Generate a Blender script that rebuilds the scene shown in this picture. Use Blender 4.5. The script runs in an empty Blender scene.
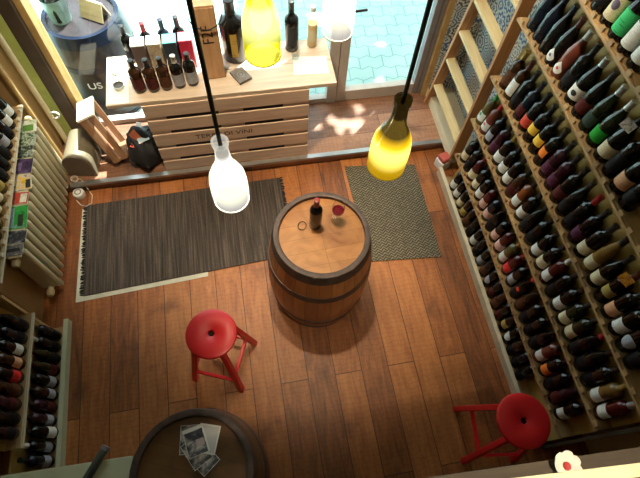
import bpy, bmesh, math, random
from mathutils import Matrix, Vector
random.seed(7)
S = bpy.context.scene
COL = S.collection
PI = math.pi
R = math.radians

# ------------------------------------------------------------------ materials
def new_mat(name):
    m = bpy.data.materials.new(name); m.use_nodes = True
    nt = m.node_tree; nt.nodes.clear()
    out = nt.nodes.new('ShaderNodeOutputMaterial')
    return m, nt, out
def N(nt, t, **kw):
    n = nt.nodes.new('ShaderNode' + t)
    for k, v in kw.items():
        if hasattr(n, k): setattr(n, k, v)
        else: n.inputs[k.replace('_', ' ')].default_value = v
    return n
def L(nt, a, b): nt.links.new(a, b)
def c4(c): return (c[0], c[1], c[2], 1)
def ramp(nt, stops):
    r = nt.nodes.new('ShaderNodeValToRGB')
    e = r.color_ramp.elements
    while len(e) < len(stops): e.new(0.5)
    for q, (p, c) in zip(e, stops): q.position = p; q.color = c4(c)
    return r
def coords(nt, scale=(1, 1, 1), rot=(0, 0, 0), kind='Object'):
    tc = nt.nodes.new('ShaderNodeTexCoord'); mp = nt.nodes.new('ShaderNodeMapping')
    mp.inputs['Scale'].default_value = scale; mp.inputs['Rotation'].default_value = rot
    L(nt, tc.outputs[kind], mp.inputs['Vector'])
    return mp.outputs['Vector']
def principled(nt, out, **kw):
    b = nt.nodes.new('ShaderNodeBsdfPrincipled')
    for k, v in kw.items(): b.inputs[k].default_value = v
    L(nt, b.outputs[0], out.inputs[0])
    return b
def plain(name, c, rough=.5, metal=0., var=.12, scale=14, spec=.5, bump=0.):
    """a surface with a gently mottled colour"""
    m, nt, out = new_mat(name)
    b = principled(nt, out, Roughness=rough, Metallic=metal)
    b.inputs['Specular IOR Level'].default_value = spec
    n = N(nt, 'TexNoise', Scale=scale, Detail=4.)
    L(nt, coords(nt), n.inputs['Vector'])
    r = ramp(nt, [(.3, [x * (1 - var) for x in c]), (.7, [min(1, x * (1 + var)) for x in c])])
    L(nt, n.outputs['Fac'], r.inputs[0]); L(nt, r.outputs[0], b.inputs['Base Color'])
    if bump:
        bp = N(nt, 'Bump', Strength=bump, Distance=.01)
        L(nt, n.outputs['Fac'], bp.inputs['Height']); L(nt, bp.outputs[0], b.inputs['Normal'])
    return m
def wood(name, dark, light, axis='x', scale=1., rough=.5, stretch=14, knots=.0):
    m, nt, out = new_mat(name)
    b = principled(nt, out, Roughness=rough)
    sc = {'x': (1.2, stretch, stretch), 'y': (stretch, 1.2, stretch), 'z': (stretch, stretch, 1.2)}[axis]
    v = coords(nt, tuple(s * scale for s in sc))
    n = N(nt, 'TexNoise', Scale=2.2, Detail=6., Roughness=.62, Distortion=.6)
    L(nt, v, n.inputs['Vector'])
    r = ramp(nt, [(.28, dark), (.72, light)])
    L(nt, n.outputs['Fac'], r.inputs[0]); L(nt, r.outputs[0], b.inputs['Base Color'])
    bp = N(nt, 'Bump', Strength=.15, Distance=.004)
    L(nt, n.outputs['Fac'], bp.inputs['Height']); L(nt, bp.outputs[0], b.inputs['Normal'])
    return m
def floor_mat(name, rot, d, mid, l, rough=.5):
    m, nt, out = new_mat(name)
    b = principled(nt, out, Roughness=rough)
    v = coords(nt, rot=(0, 0, rot))
    br = N(nt, 'TexBrick', offset=.37, Scale=1.)
    br.inputs['Brick Width'].default_value = 1.9; br.inputs['Row Height'].default_value = .195
    br.inputs['Mortar Size'].default_value = .003; br.inputs['Mortar Smooth'].default_value = .2
    br.inputs['Color1'].default_value = (0, 0, 0, 1); br.inputs['Color2'].default_value = (1, 1, 1, 1)
    br.inputs['Mortar'].default_value = (.5, .5, .5, 1)
    L(nt, v, br.inputs['Vector'])
    v2 = nt.nodes.new('ShaderNodeMapping'); v2.inputs['Scale'].default_value = (1.6, 13, 1)
    L(nt, v, v2.inputs['Vector'])
    ad = N(nt, 'VectorMath', operation='ADD')
    L(nt, v2.outputs[0], ad.inputs[0])
    sc = N(nt, 'VectorMath', operation='SCALE'); sc.inputs['Scale'].default_value = 7.
    L(nt, br.outputs['Color'], sc.inputs[0]); L(nt, sc.outputs[0], ad.inputs[1])
    n = N(nt, 'TexNoise', Scale=1.9, Detail=7., Roughness=.65, Distortion=1.2)
    L(nt, ad.outputs[0], n.inputs['Vector'])
    n2 = N(nt, 'TexNoise', Scale=3.4, Detail=3.)                       # knots and blotches
    L(nt, v, n2.inputs['Vector'])
    w = N(nt, 'TexWave', Scale=9., Distortion=6., Detail=2.)           # saw marks across the plank
    w.inputs['Detail Scale'].default_value = 2.
    L(nt, v, w.inputs['Vector'])
    mx = N(nt, 'Math', operation='MULTIPLY_ADD'); mx.inputs[1].default_value = .3
    L(nt, br.outputs['Color'], mx.inputs[0]); 
    nn = N(nt, 'Math', operation='MULTIPLY_ADD'); nn.inputs[1].default_value = .75; nn.inputs[2].default_value = -.02
    L(nt, n.outputs['Fac'], nn.inputs[0]); L(nt, nn.outputs[0], mx.inputs[2])
    r = ramp(nt, [(.2, d), (.5, mid), (.85, l)])
    L(nt, mx.outputs[0], r.inputs[0])
    kr = ramp(nt, [(.27, (.3, .26, .24)), (.42, (1, 1, 1))])
    L(nt, n2.outputs['Fac'], kr.inputs[0])
    m1 = N(nt, 'Mix', data_type='RGBA', blend_type='MULTIPLY'); m1.inputs[0].default_value = .8
    L(nt, r.outputs[0], m1.inputs[6]); L(nt, kr.outputs[0], m1.inputs[7])
    wr = ramp(nt, [(0., (.74, .7, .68)), (.3, (1, 1, 1))])
    L(nt, w.outputs['Fac'], wr.inputs[0])
    m2 = N(nt, 'Mix', data_type='RGBA', blend_type='MULTIPLY'); m2.inputs[0].default_value = .55
    L(nt, m1.outputs[2], m2.inputs[6]); L(nt, wr.outputs[0], m2.inputs[7])
    m3 = N(nt, 'Mix', data_type='RGBA'); m3.inputs[7].default_value = c4([x * .8 for x in d])
    L(nt, br.outputs['Fac'], m3.inputs[0]); L(nt, m2.outputs[2], m3.inputs[6])
    L(nt, m3.outputs[2], b.inputs['Base Color'])
    bp = N(nt, 'Bump', Strength=.2, Distance=.004)
    L(nt, n.outputs['Fac'], bp.inputs['Height']); L(nt, bp.outputs[0], b.inputs['Normal'])
    return m
def emit(name, c, s):
    m, nt, out = new_mat(name)
    e = N(nt, 'Emission', Strength=s); e.inputs[0].default_value = c4(c)
    L(nt, e.outputs[0], out.inputs[0]); return m
def pane(name, tint=(.95, 1, 1), refl=.06, rough=0.):
    m, nt, out = new_mat(name)
    t = N(nt, 'BsdfTransparent'); t.inputs[0].default_value = c4(tint)
    g = N(nt, 'BsdfGlossy'); g.inputs['Roughness'].default_value = rough
    lw = N(nt, 'LayerWeight'); f = N(nt, 'Math', operation='POWER'); f.inputs[1].default_value = 5.; L(nt, lw.outputs['Facing'], f.inputs[0])
    f2 = N(nt, 'Math', operation='MULTIPLY_ADD'); f2.inputs[1].default_value = .6; f2.inputs[2].default_value = refl * .5; L(nt, f.outputs[0], f2.inputs[0])
    mx = N(nt, 'MixShader')
    L(nt, f2.outputs[0], mx.inputs[0]); L(nt, t.outputs[0], mx.inputs[1]); L(nt, g.outputs[0], mx.inputs[2])
    L(nt, mx.outputs[0], out.inputs[0]); return m
def glow_bottle(name, glass, glow, z0, z1, strength, clear, neck=(0, 0, 0), peak=(1, 1, .75)):
    """thin tinted glass of a lit lamp: glows around the bulb (local z0..z1), tinted and glossy above"""
    m, nt, out = new_mat(name)
    tc = N(nt, 'TexCoord'); sp = N(nt, 'SeparateXYZ'); L(nt, tc.outputs['Object'], sp.inputs[0])
    mr = N(nt, 'MapRange'); mr.inputs[1].default_value = 0.; mr.inputs[2].default_value = .26
    L(nt, sp.outputs['Z'], mr.inputs[0])
    r = ramp(nt, [(0., [.3 * x for x in glow]), (z0 - .16, [.45 * x for x in glow]), (z0, peak), (z1, peak), (z1 + .05, glow), (z1 + .13, neck)])
    L(nt, mr.outputs[0], r.inputs[0])
    e = N(nt, 'Emission', Strength=strength); L(nt, r.outputs[0], e.inputs[0])
    t = N(nt, 'BsdfTransparent'); t.inputs[0].default_value = c4(glass)
    b = N(nt, 'BsdfPrincipled'); b.inputs['Base Color'].default_value = c4([x * .10 for x in glass]); b.inputs['Roughness'].default_value = .12
    mx = N(nt, 'MixShader'); mx.inputs[0].default_value = 1 - clear
    L(nt, t.outputs[0], mx.inputs[1]); L(nt, b.outputs[0], mx.inputs[2])
    a = N(nt, 'AddShader'); L(nt, mx.outputs[0], a.inputs[0]); L(nt, e.outputs[0], a.inputs[1])
    L(nt, a.outputs[0], out.inputs[0]); return m
def label_mat(name, base, ink, lines=True, dens=1.):
    """printed paper: base colour with irregular small lines of ink"""
    m, nt, out = new_mat(name)
    b = principled(nt, out, Roughness=.6); b.inputs['Specular IOR Level'].default_value = .15
    v = coords(nt, (60 * dens, 60 * dens, 150 * dens))
    n = N(nt, 'TexNoise', Scale=1.2, Detail=2.); L(nt, v, n.inputs['Vector'])
    w = N(nt, 'TexWave', Scale=.28, Distortion=.5, bands_direction='Z'); L(nt, v, w.inputs['Vector'])
    mu = N(nt, 'Math', operation='MULTIPLY'); L(nt, n.outputs['Fac'], mu.inputs[0]); L(nt, w.outputs['Fac'], mu.inputs[1])
    r = ramp(nt, [(.50, base), (.56, [(x * .45 + y * .55) for x, y in zip(base, ink)])])
    L(nt, mu.outputs[0], r.inputs[0]); L(nt, r.outputs[0], b.inputs['Base Color'])
    return m
def picture_mat(name, cols, scale=18, rough=.35):
    """a printed photograph-like pattern of patches"""
    m, nt, out = new_mat(name)
    b = principled(nt, out, Roughness=rough)
    n = N(nt, 'TexNoise', Scale=scale, Detail=2., Distortion=.8); L(nt, coords(nt), n.inputs['Vector'])
    st = [(.3 + .4 * i / (len(cols) - 1), c) for i, c in enumerate(cols)]
    r = ramp(nt, st); L(nt, n.outputs['Fac'], r.inputs[0]); L(nt, r.outputs[0], b.inputs['Base Color'])
    return m
M = {}
M['floor'] = floor_mat('floor_planks', R(90), (.075, .022, .006), (.31, .10, .024), (.54, .21, .058))
M['platform'] = floor_mat('platform_planks', 0, (.10, .04, .02), (.26, .12, .065), (.42, .23, .14))
M['wall'] = plain('ochre_plaster', (.36, .23, .10), .85, var=.1, scale=5, bump=.1)
M['wall_cream'] = plain('cream_plaster', (.62, .53, .36), .85, var=.08, scale=6)
M['wall_green'] = plain('green_paint', (.42, .50, .15), .6, var=.1)
M['ceiling'] = plain('ceiling_paint', (.55, .5, .42), .9)
M['pine'] = wood('pine', (.44, .27, .11), (.66, .45, .20), 'z', 1., .55)
M['pine_y'] = wood('pine_lengthwise', (.30, .18, .08), (.48, .31, .14), 'y', 1., .55)
M['pine_dark'] = wood('pine_block', (.20, .10, .04), (.55, .35, .15), 'y', 2.2, .6, 5)
M['panel'] = wood('yellow_panel', (.42, .275, .07), (.55, .38, .11), 'y', .8, .5, 8)
M['plinth'] = plain('plinth_paint', (.55, .47, .33), .6, var=.15)
M['ladder'] = wood('ladder_wood', (.30, .13, .045), (.50, .25, .10), 'z', 1., .5)
M['tread'] = wood('tread_wood', (.50, .38, .18), (.68, .55, .32), 'y', 1., .5)
M['crate'] = wood('crate_wood', (.56, .40, .31), (.76, .58, .46), 'x', 1., .65)
M['gap_shade'] = plain('crate_shade', (.05, .035, .03), .9)
M['tabletop'] = wood('tabletop_wood', (.52, .40, .30), (.70, .56, .44), 'x', .8, .5)
M['f2fbox'] = wood('box_wood', (.50, .27, .13), (.66, .40, .21), 'z', 1., .6)
M['oldcrate'] = wood('old_crate_wood', (.22, .10, .05), (.42, .23, .12), 'x', 1.3, .7)
M['oldcrate_sunlit'] = wood('old_crate_sunlit_end', (.45, .36, .26), (.66, .56, .44), 'y', 1.3, .7)  # paler than the slats: sunlight on the upper end put into the wood colour
M['stave'] = None
M['hoop'] = plain('hoop_iron', (.075, .05, .042), .5, .3, .3, 20)
M['red'] = plain('red_lacquer', (.62, .012, .016), .38, var=.06, scale=8)
M['hole'] = plain('stool_hole_shade', (.015, .008, .006), .9)
M['alu'] = plain('aluminium', (.42, .43, .44), .35, .9, .1)
M['frame'] = plain('taupe_frame', (.40, .36, .33), .5, var=.06)
M['frame_dark'] = plain('dark_frame', (.20, .19, .20), .5, var=.06)
M['post'] = plain('brown_post', (.050, .032, .022), .5, var=.25, scale=5)
M['post_edge'] = plain('tan_post_edge', (.42, .27, .10), .5, var=.15)
M['pipe'] = plain('cream_pipe_paint', (.55, .47, .30), .4, var=.05)
M['radiator'] = plain('radiator_enamel', (.60, .55, .36), .42, var=.06, scale=6)
M['glass'] = pane('clear_glass')
M['tumbler'] = pane('tumbler_glass', (.93, .95, .95))
M['bucket'] = pane('bucket_plastic', (.45, .62, .60))
M['black'] = plain('black_plastic', (.012, .012, .013), .4)
M['cord'] = plain('black_cord', (.012, .011, .010), .6)
M['white'] = plain('white_paint', (.75, .75, .72), .5, var=.04)
M['paper'] = plain('white_paper', (.78, .77, .72), .7, var=.04)
M['underlay'] = plain('white_underlay', (.60, .60, .52), .8, var=.1)
M['grey_tube'] = plain('grey_tube_metal', (.10, .12, .12), .35, .6)
M['counter'] = plain('pale_laminate', (.50, .50, .33), .6, var=.06)
M['counter_dark'] = plain('cabinet_brown', (.06, .035, .02), .6)
M['rail'] = plain('cream_rail_paint', (.72, .60, .36), .45, var=.1, scale=30)
M['ledge'] = wood('mezzanine_edge_wood', (.03, .02, .012), (.08, .055, .034), 'x', 1., .7)
M['mezz'] = wood('mezzanine_boards', (.22, .08, .03), (.36, .15, .06), 'x', 1., .5)
M['fringe'] = plain('fringe_yarn', (.03, .03, .034), .9, var=.4, scale=60)
M['tin'] = plain('tin_metal', (.5, .48, .42), .4, .8)
M['tin_dark'] = plain('tin_inside', (.10, .085, .07), .5, .5)
M['wax'] = plain('candle_wax', (.85, .82, .70), .5, var=.03)
M['cable'] = plain('white_cable', (.62, .55, .46), .5)
M['beige'] = plain('beige_enamel', (.17, .14, .09), .5, var=.1)
M['beige_face'] = plain('brown_face', (.17, .125, .09), .55, var=.1)
M['slate'] = plain('slate_grey', (.17, .15, .14), .5, var=.2)
M['leaf'] = plain('tree_leaf', (.06, .16, .03), .6, var=.4, scale=3)
M['bark'] = plain('bark', (.10, .075, .05), .9, var=.3)
M['bag'] = plain('black_cloth', (.010, .010, .012), .75, var=.4, scale=25, bump=.4)
M['dark_wood'] = wood('dark_barrel_wood', (.010, .008, .010), (.030, .022, .026), 'z', 1., .4)

def stave_mat(name, d, l, rough=.42):
    m, nt, out = new_mat(name)
    b = principled(nt, out, Roughness=rough)
    tc = N(nt, 'TexCoord'); sp = N(nt, 'SeparateXYZ'); L(nt, tc.outputs['Object'], sp.inputs[0])
    at = N(nt, 'Math', operation='ARCTAN2'); L(nt, sp.outputs['Y'], at.inputs[0]); L(nt, sp.outputs['X'], at.inputs[1])
    ms = N(nt, 'Math', operation='MULTIPLY'); ms.inputs[1].default_value = 26 / (2 * PI); L(nt, at.outputs[0], ms.inputs[0])
    fl = N(nt, 'Math', operation='FLOOR'); L(nt, ms.outputs[0], fl.inputs[0])
    fr = N(nt, 'Math', operation='FRACT'); L(nt, ms.outputs[0], fr.inputs[0])
    wn = N(nt, 'TexWhiteNoise', noise_dimensions='1D'); L(nt, fl.outputs[0], wn.inputs['W'])
    n = N(nt, 'TexNoise', Scale=2., Detail=6., Roughness=.6)
    mp = N(nt, 'Mapping'); mp.inputs['Scale'].default_value = (14, 14, 1.5)
    L(nt, tc.outputs['Object'], mp.inputs[0]); L(nt, mp.outputs[0], n.inputs['Vector'])
    a = N(nt, 'Math', operation='MULTIPLY_ADD'); a.inputs[1].default_value = .35
    L(nt, wn.outputs['Value'], a.inputs[0])
    a2 = N(nt, 'Math', operation='MULTIPLY_ADD'); a2.inputs[1].default_value = .7; a2.inputs[2].default_value = 0.
    L(nt, n.outputs['Fac'], a2.inputs[0]); L(nt, a2.outputs[0], a.inputs[2])
    r = ramp(nt, [(.25, d), (.8, l)]); L(nt, a.outputs[0], r.inputs[0])
    gr = ramp(nt, [(0., (.35, .3, .28)), (.05, (1, 1, 1)), (.95, (1, 1, 1)), (1., (.35, .3, .28))])
    L(nt, fr.outputs[0], gr.inputs[0])
    mx = N(nt, 'Mix', data_type='RGBA', blend_type='MULTIPLY'); mx.inputs[0].default_value = 1.
    L(nt, r.outputs[0], mx.inputs[6]); L(nt, gr.outputs[0], mx.inputs[7]); L(nt, mx.outputs[2], b.inputs['Base Color'])
    return m
M['stave'] = stave_mat('oak_staves', (.20, .068, .022), (.46, .18, .06))
M['stave_dim'] = stave_mat('dim_oak_staves', (.06, .03, .014), (.16, .085, .04))  # darker oak for the near barrel, dimness of that end painted in
def head_mat(name, d, l, rot):
    m, nt, out = new_mat(name)
    b = principled(nt, out, Roughness=.42)
    v = coords(nt, rot=(0, 0, rot))
    br = N(nt, 'TexBrick', offset=0., Scale=1.)
    br.inputs['Brick Width'].default_value = 3.; br.inputs['Row Height'].default_value = .095; br.inputs['Mortar Size'].default_value = .0012
    br.inputs['Color1'].default_value = (0, 0, 0, 1); br.inputs['Color2'].default_value = (1, 1, 1, 1); br.inputs['Mortar'].default_value = (.2, .2, .2, 1)
    L(nt, v, br.inputs['Vector'])
    n = N(nt, 'TexNoise', Scale=7., Detail=5., Distortion=1.); L(nt, v, n.inputs['Vector'])
    ms = N(nt, 'Math', operation='MULTIPLY_ADD'); ms.inputs[1].default_value = .16
    L(nt, br.outputs['Color'], ms.inputs[0]); L(nt, n.outputs['Fac'], ms.inputs[2])
    r = ramp(nt, [(.3, d), (.75, l)]); L(nt, ms.outputs[0], r.inputs[0])
    mx = N(nt, 'Mix', data_type='RGBA'); mx.inputs[7].default_value = c4([x * .5 for x in d])
    mf = N(nt, 'Math', operation='MULTIPLY'); mf.inputs[1].default_value = .6; L(nt, br.outputs['Fac'], mf.inputs[0])
    L(nt, mf.outputs[0], mx.inputs[0]); L(nt, r.outputs[0], mx.inputs[6]); L(nt, mx.outputs[2], b.inputs['Base Color'])
    return m
M['head'] = head_mat('oak_head', (.25, .085, .022), (.50, .22, .065), R(20))
M['head_dim'] = head_mat('dim_oak_head', (.07, .026, .006), (.15, .065, .017), R(80))  # head darkened in colour for the dim near end of the room

def rug_mat():
    m, nt, out = new_mat('rag_rug')
    b = principled(nt, out, Roughness=.95)
    v = coords(nt, (75, 2.2, 1))
    n = N(nt, 'TexNoise', Scale=1., Detail=3.); L(nt, v, n.inputs['Vector'])
    n2 = N(nt, 'TexNoise', Scale=130., Detail=1.); L(nt, coords(nt), n2.inputs['Vector'])
    r = ramp(nt, [(.3, (.028, .022, .02)), (.5, (.062, .049, .042)), (.75, (.135, .105, .088))])
    ms = N(nt, 'Math', operation='MULTIPLY_ADD'); ms.inputs[1].default_value = .35; 
    L(nt, n2.outputs['Fac'], ms.inputs[0])
    s2 = N(nt, 'Math', operation='MULTIPLY_ADD'); s2.inputs[1].default_value = 1.; s2.inputs[2].default_value = -.17
    L(nt, n.outputs['Fac'], s2.inputs[0]); L(nt, s2.outputs[0], ms.inputs[2])
    L(nt, ms.outputs[0], r.inputs[0]); L(nt, r.outputs[0], b.inputs['Base Color'])
    bp = N(nt, 'Bump', Strength=.6, Distance=.01); L(nt, n.outputs['Fac'], bp.inputs['Height']); L(nt, bp.outputs[0], b.inputs['Normal'])
    return m
M['rug'] = rug_mat()
def mat_mat():
    m, nt, out = new_mat('zigzag_mat')
    b = principled(nt, out, Roughness=.95)
    tc = N(nt, 'TexCoord'); sp = N(nt, 'SeparateXYZ'); L(nt, tc.outputs['Object'], sp.inputs[0])
    pp = N(nt, 'Math', operation='PINGPONG'); pp.inputs[1].default_value = .025; L(nt, sp.outputs['X'], pp.inputs[0])
    ad = N(nt, 'Math', operation='ADD'); L(nt, pp.outputs[0], ad.inputs[0]); L(nt, sp.outputs['Y'], ad.inputs[1])
    mu = N(nt, 'Math', operation='MULTIPLY'); mu.inputs[1].default_value = 2 * PI / .026; L(nt, ad.outputs[0], mu.inputs[0])
    si = N(nt, 'Math', operation='SINE'); L(nt, mu.outputs[0], si.inputs[0])
    mr = N(nt, 'MapRange'); mr.inputs[1].default_value = -1.; L(nt, si.outputs[0], mr.inputs[0])
    n = N(nt, 'TexNoise', Scale=60., Detail=2.); L(nt, tc.outputs['Object'], n.inputs['Vector'])
    mm = N(nt, 'Math', operation='MULTIPLY'); L(nt, mr.outputs[0], mm.inputs[0]); L(nt, n.outputs['Fac'], mm.inputs[1])
    r = ramp(nt, [(.1, (.045, .037, .024)), (.6, (.21, .18, .12))]); L(nt, mm.outputs[0], r.inputs[0])
    L(nt, r.outputs[0], b.inputs['Base Color'])
    return m
M['mat'] = mat_mat()
def paver_mat():
    m, nt, out = new_mat('street_pavers')
    b = principled(nt, out, Roughness=.8)
    v = coords(nt, rot=(0, 0, R(4)))
    br = N(nt, 'TexBrick', offset=.5, Scale=1.)
    br.inputs['Brick Width'].default_value = .24; br.inputs['Row Height'].default_value = .15; br.inputs['Mortar Size'].default_value = .006
    br.inputs['Color1'].default_value = (.28, .43, .405, 1); br.inputs['Color2'].default_value = (.31, .46, .43, 1); br.inputs['Mortar'].default_value = (.16, .30, .29, 1)
    n = N(nt, 'TexNoise', Scale=5., Detail=3.); L(nt, v, n.inputs['Vector'])
    ad = N(nt, 'VectorMath', operation='ADD'); L(nt, v, ad.inputs[0])
    w = N(nt, 'TexWave', Scale=2.1, bands_direction='X', wave_profile='TRI'); L(nt, v, w.inputs['Vector'])
    cm = N(nt, 'CombineXYZ'); ml = N(nt, 'Math', operation='MULTIPLY'); ml.inputs[1].default_value = .035
    L(nt, w.outputs['Fac'], ml.inputs[0]); L(nt, ml.outputs[0], cm.inputs['Y']); L(nt, cm.outputs[0], ad.inputs[1])
    L(nt, ad.outputs[0], br.inputs['Vector'])
    r = ramp(nt, [(.3, (.88, .9, .92)), (.7, (1, 1, 1))]); L(nt, n.outputs['Fac'], r.inputs[0])
    mx = N(nt, 'Mix', data_type='RGBA', blend_type='MULTIPLY'); mx.inputs[0].default_value = 1.
    L(nt, br.outputs['Color'], mx.inputs[6]); L(nt, r.outputs[0], mx.inputs[7]); L(nt, mx.outputs[2], b.inputs['Base Color'])
    return m
M['paver'] = paver_mat()
def tile_mat():
    m, nt, out = new_mat('patterned_tiles')
    b = principled(nt, out, Roughness=.3)
    v0 = coords(nt, (6.5, 6.5, 6.5)); s0 = N(nt, 'SeparateXYZ'); L(nt, v0, s0.inputs[0])
    ax_ = N(nt, 'Math', operation='ADD'); L(nt, s0.outputs['X'], ax_.inputs[0]); L(nt, s0.outputs['Y'], ax_.inputs[1])
    c0 = N(nt, 'CombineXYZ'); L(nt, ax_.outputs[0], c0.inputs['Y']); L(nt, s0.outputs['Z'], c0.inputs['Z']); v = c0.outputs[0]
    fr = N(nt, 'VectorMath', operation='FRACTION'); L(nt, v, fr.inputs[0])
    fl = N(nt, 'VectorMath', operation='FLOOR'); L(nt, v, fl.inputs[0])
    sb = N(nt, 'VectorMath', operation='SUBTRACT'); sb.inputs[1].default_value = (.5, .5, .5); L(nt, fr.outputs[0], sb.inputs[0])
    sp = N(nt, 'SeparateXYZ'); L(nt, sb.outputs[0], sp.inputs[0])
    cb = N(nt, 'CombineXYZ'); L(nt, sp.outputs['Y'], cb.inputs['X']); L(nt, sp.outputs['Z'], cb.inputs['Y'])
    ln = N(nt, 'VectorMath', operation='LENGTH'); L(nt, cb.outputs[0], ln.inputs[0])
    at = N(nt, 'Math', operation='ARCTAN2'); L(nt, sp.outputs['Z'], at.inputs[0]); L(nt, sp.outputs['Y'], at.inputs[1])
    m8 = N(nt, 'Math', operation='MULTIPLY'); m8.inputs[1].default_value = 8.; L(nt, at.outputs[0], m8.inputs[0])
    cs = N(nt, 'Math', operation='COSINE'); L(nt, m8.outputs[0], cs.inputs[0])
    wn = N(nt, 'TexWhiteNoise', noise_dimensions='3D'); L(nt, fl.outputs[0], wn.inputs['Vector'])
    fq = N(nt, 'Math', operation='MULTIPLY_ADD'); fq.inputs[1].default_value = 25.; fq.inputs[2].default_value = 18.; L(nt, wn.outputs['Value'], fq.inputs[0])
    rr = N(nt, 'Math', operation='MULTIPLY'); L(nt, ln.outputs['Value'], rr.inputs[0]); L(nt, fq.outputs[0], rr.inputs[1])
    pl = N(nt, 'Math', operation='MULTIPLY_ADD'); pl.inputs[1].default_value = 1.3; L(nt, cs.outputs[0], pl.inputs[0]); L(nt, rr.outputs[0], pl.inputs[2])
    sn = N(nt, 'Math', operation='SINE'); L(nt, pl.outputs[0], sn.inputs[0])
    gt = N(nt, 'Math', operation='GREATER_THAN'); gt.inputs[1].default_value = .05; L(nt, sn.outputs[0], gt.inputs[0])
    cr = ramp(nt, [(.0, (.04, .09, .22)), (.3, (.06, .07, .08)), (.5, (.22, .13, .09)), (.75, (.05, .14, .24)), (1., (.10, .16, .10))])
    cr.color_ramp.interpolation = 'CONSTANT'
    L(nt, wn.outputs['Value'], cr.inputs[0])
    mx = N(nt, 'Mix', data_type='RGBA'); mx.inputs[6].default_value = (.52, .53, .48, 1)
    L(nt, gt.outputs[0], mx.inputs[0]); L(nt, cr.outputs[0], mx.inputs[7]); L(nt, mx.outputs[2], b.inputs['Base Color'])
    return m
M['tiles'] = tile_mat()

# ------------------------------------------------------------------ mesh helpers
def B(): return bmesh.new()
def box(bm, x0, x1, y0, y1, z0, z1, T=None):
    vs = [Vector(p) for p in ((x0, y0, z0), (x1, y0, z0), (x1, y1, z0), (x0, y1, z0), (x0, y0, z1), (x1, y0, z1), (x1, y1, z1), (x0, y1, z1))]
    if T: vs = [T @ v for v in vs]
    v = [bm.verts.new(p) for p in vs]
    for f in ((3, 2, 1, 0), (4, 5, 6, 7), (0, 1, 5, 4), (1, 2, 6, 5), (2, 3, 7, 6), (3, 0, 4, 7)): bm.faces.new([v[i] for i in f])
def prism(bm, poly, z0, z1, T=None):
    T = T or Matrix()
    a = [bm.verts.new(T @ Vector((x, y, z0))) for x, y in poly]; b = [bm.verts.new(T @ Vector((x, y, z1))) for x, y in poly]
    n = len(poly); bm.faces.new(a[::-1]); bm.faces.new(b)
    for i in range(n): bm.faces.new((a[i], a[(i + 1) % n], b[(i + 1) % n], b[i]))
def lathe(bm, prof, seg=24, T=None, closed=False):
    """prof: (r, z) pairs; r = 0 ends become poles"""
    T = T or Matrix(); rings = []
    for r, z in prof:
        if r <= 1e-6: rings.append([bm.verts.new(T @ Vector((0, 0, z)))])
        else: rings.append([bm.verts.new(T @ Vector((r * math.cos(2 * PI * i / seg), r * math.sin(2 * PI * i / seg), z))) for i in range(seg)])
    pairs = list(zip(rings, rings[1:])) + ([(rings[-1], rings[0])] if closed else [])
    for a, b in pairs:
        for i in range(seg):
            j = (i + 1) % seg
            if len(a) == 1 and len(b) == 1: continue
            if len(a) == 1: bm.faces.new((a[0], b[j], b[i])) 
            elif len(b) == 1: bm.faces.new((a[i], a[j], b[0]))
            else: bm.faces.new((a[i], a[j], b[j], b[i]))
def tube(bm, pts, r, seg=8, cyc=False):
    pts = [Vector(p) for p in pts]; n = len(pts); rings = []
    up = Vector((0, 0, 1))
    for i, p in enumerate(pts):
        t = (pts[(i + 1) % n] - pts[i - 1]) if cyc else (pts[min(i + 1, n - 1)] - pts[max(i - 1, 0)])
        t.normalize()
        a = t.cross(up)
        if a.length < .05: a = t.cross(Vector((1, 0, 0)))
        a.normalize(); b = t.cross(a)
        rr = r[i] if isinstance(r, (list, tuple)) else r
        rings.append([bm.verts.new(p + a * rr * math.cos(2 * PI * k / seg) + b * rr * math.sin(2 * PI * k / seg)) for k in range(seg)])
    for i in range(n if cyc else n - 1):
        A, C = rings[i], rings[(i + 1) % n]
        for k in range(seg): bm.faces.new((A[k], A[(k + 1) % seg], C[(k + 1) % seg], C[k]))
    if not cyc: bm.faces.new(rings[0][::-1]); bm.faces.new(rings[-1])
def to_mesh(bm, name, mat, smooth=None):
    bmesh.ops.recalc_face_normals(bm, faces=bm.faces)
    me = bpy.data.meshes.new(name); bm.to_mesh(me); bm.free()
    for m in (mat if isinstance(mat, (list, tuple)) else [mat]): me.materials.append(m)
    if smooth is not None:
        for p in me.polygons: p.use_smooth = True
        me.set_sharp_from_angle(angle=R(smooth))
    return me
def add(name, data, parent=None, T=None):
    o = bpy.data.objects.new(name, data); COL.objects.link(o)
    if parent: o.parent = parent
    if T is not None: o.matrix_local = T
    return o
def obj(name, bm, mat, parent=None, smooth=None, T=None, bevel=0):
    o = add(name, to_mesh(bm, name, mat, smooth), parent, T)
    if bevel:
        md = o.modifiers.new('bevel', 'BEVEL'); md.width = bevel; md.segments = 2; md.limit_method = 'ANGLE'
    return o
def tag(o, label, cat, group=None, kind=None):
    o['label'] = label; o['category'] = cat
    if group: o['group'] = group
    if kind: o['kind'] = kind
    return o
def thing(name, label, cat, loc=(0, 0, 0), rz=0, group=None, T=None):
    o = bpy.data.objects.new(name, None); COL.objects.link(o); o.empty_display_size = .1
    if T is not None: o.matrix_world = T
    else: o.location = loc; o.rotation_euler = (0, 0, rz)
    return tag(o, label, cat, group)
def struct(name, bm, mat, parent=None, label=None):
    o = obj(name, bm, mat, parent)
    if not parent:
        o['kind'] = 'structure'
    return o
def bx(*a):
    bm = B(); box(bm, *a); return bm
def TR(x, y, z, rx=0, ry=0, rz=0):
    return Matrix.Translation((x, y, z)) @ Matrix.Rotation(rz, 4, 'Z') @ Matrix.Rotation(ry, 4, 'Y') @ Matrix.Rotation(rx, 4, 'X')
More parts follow.
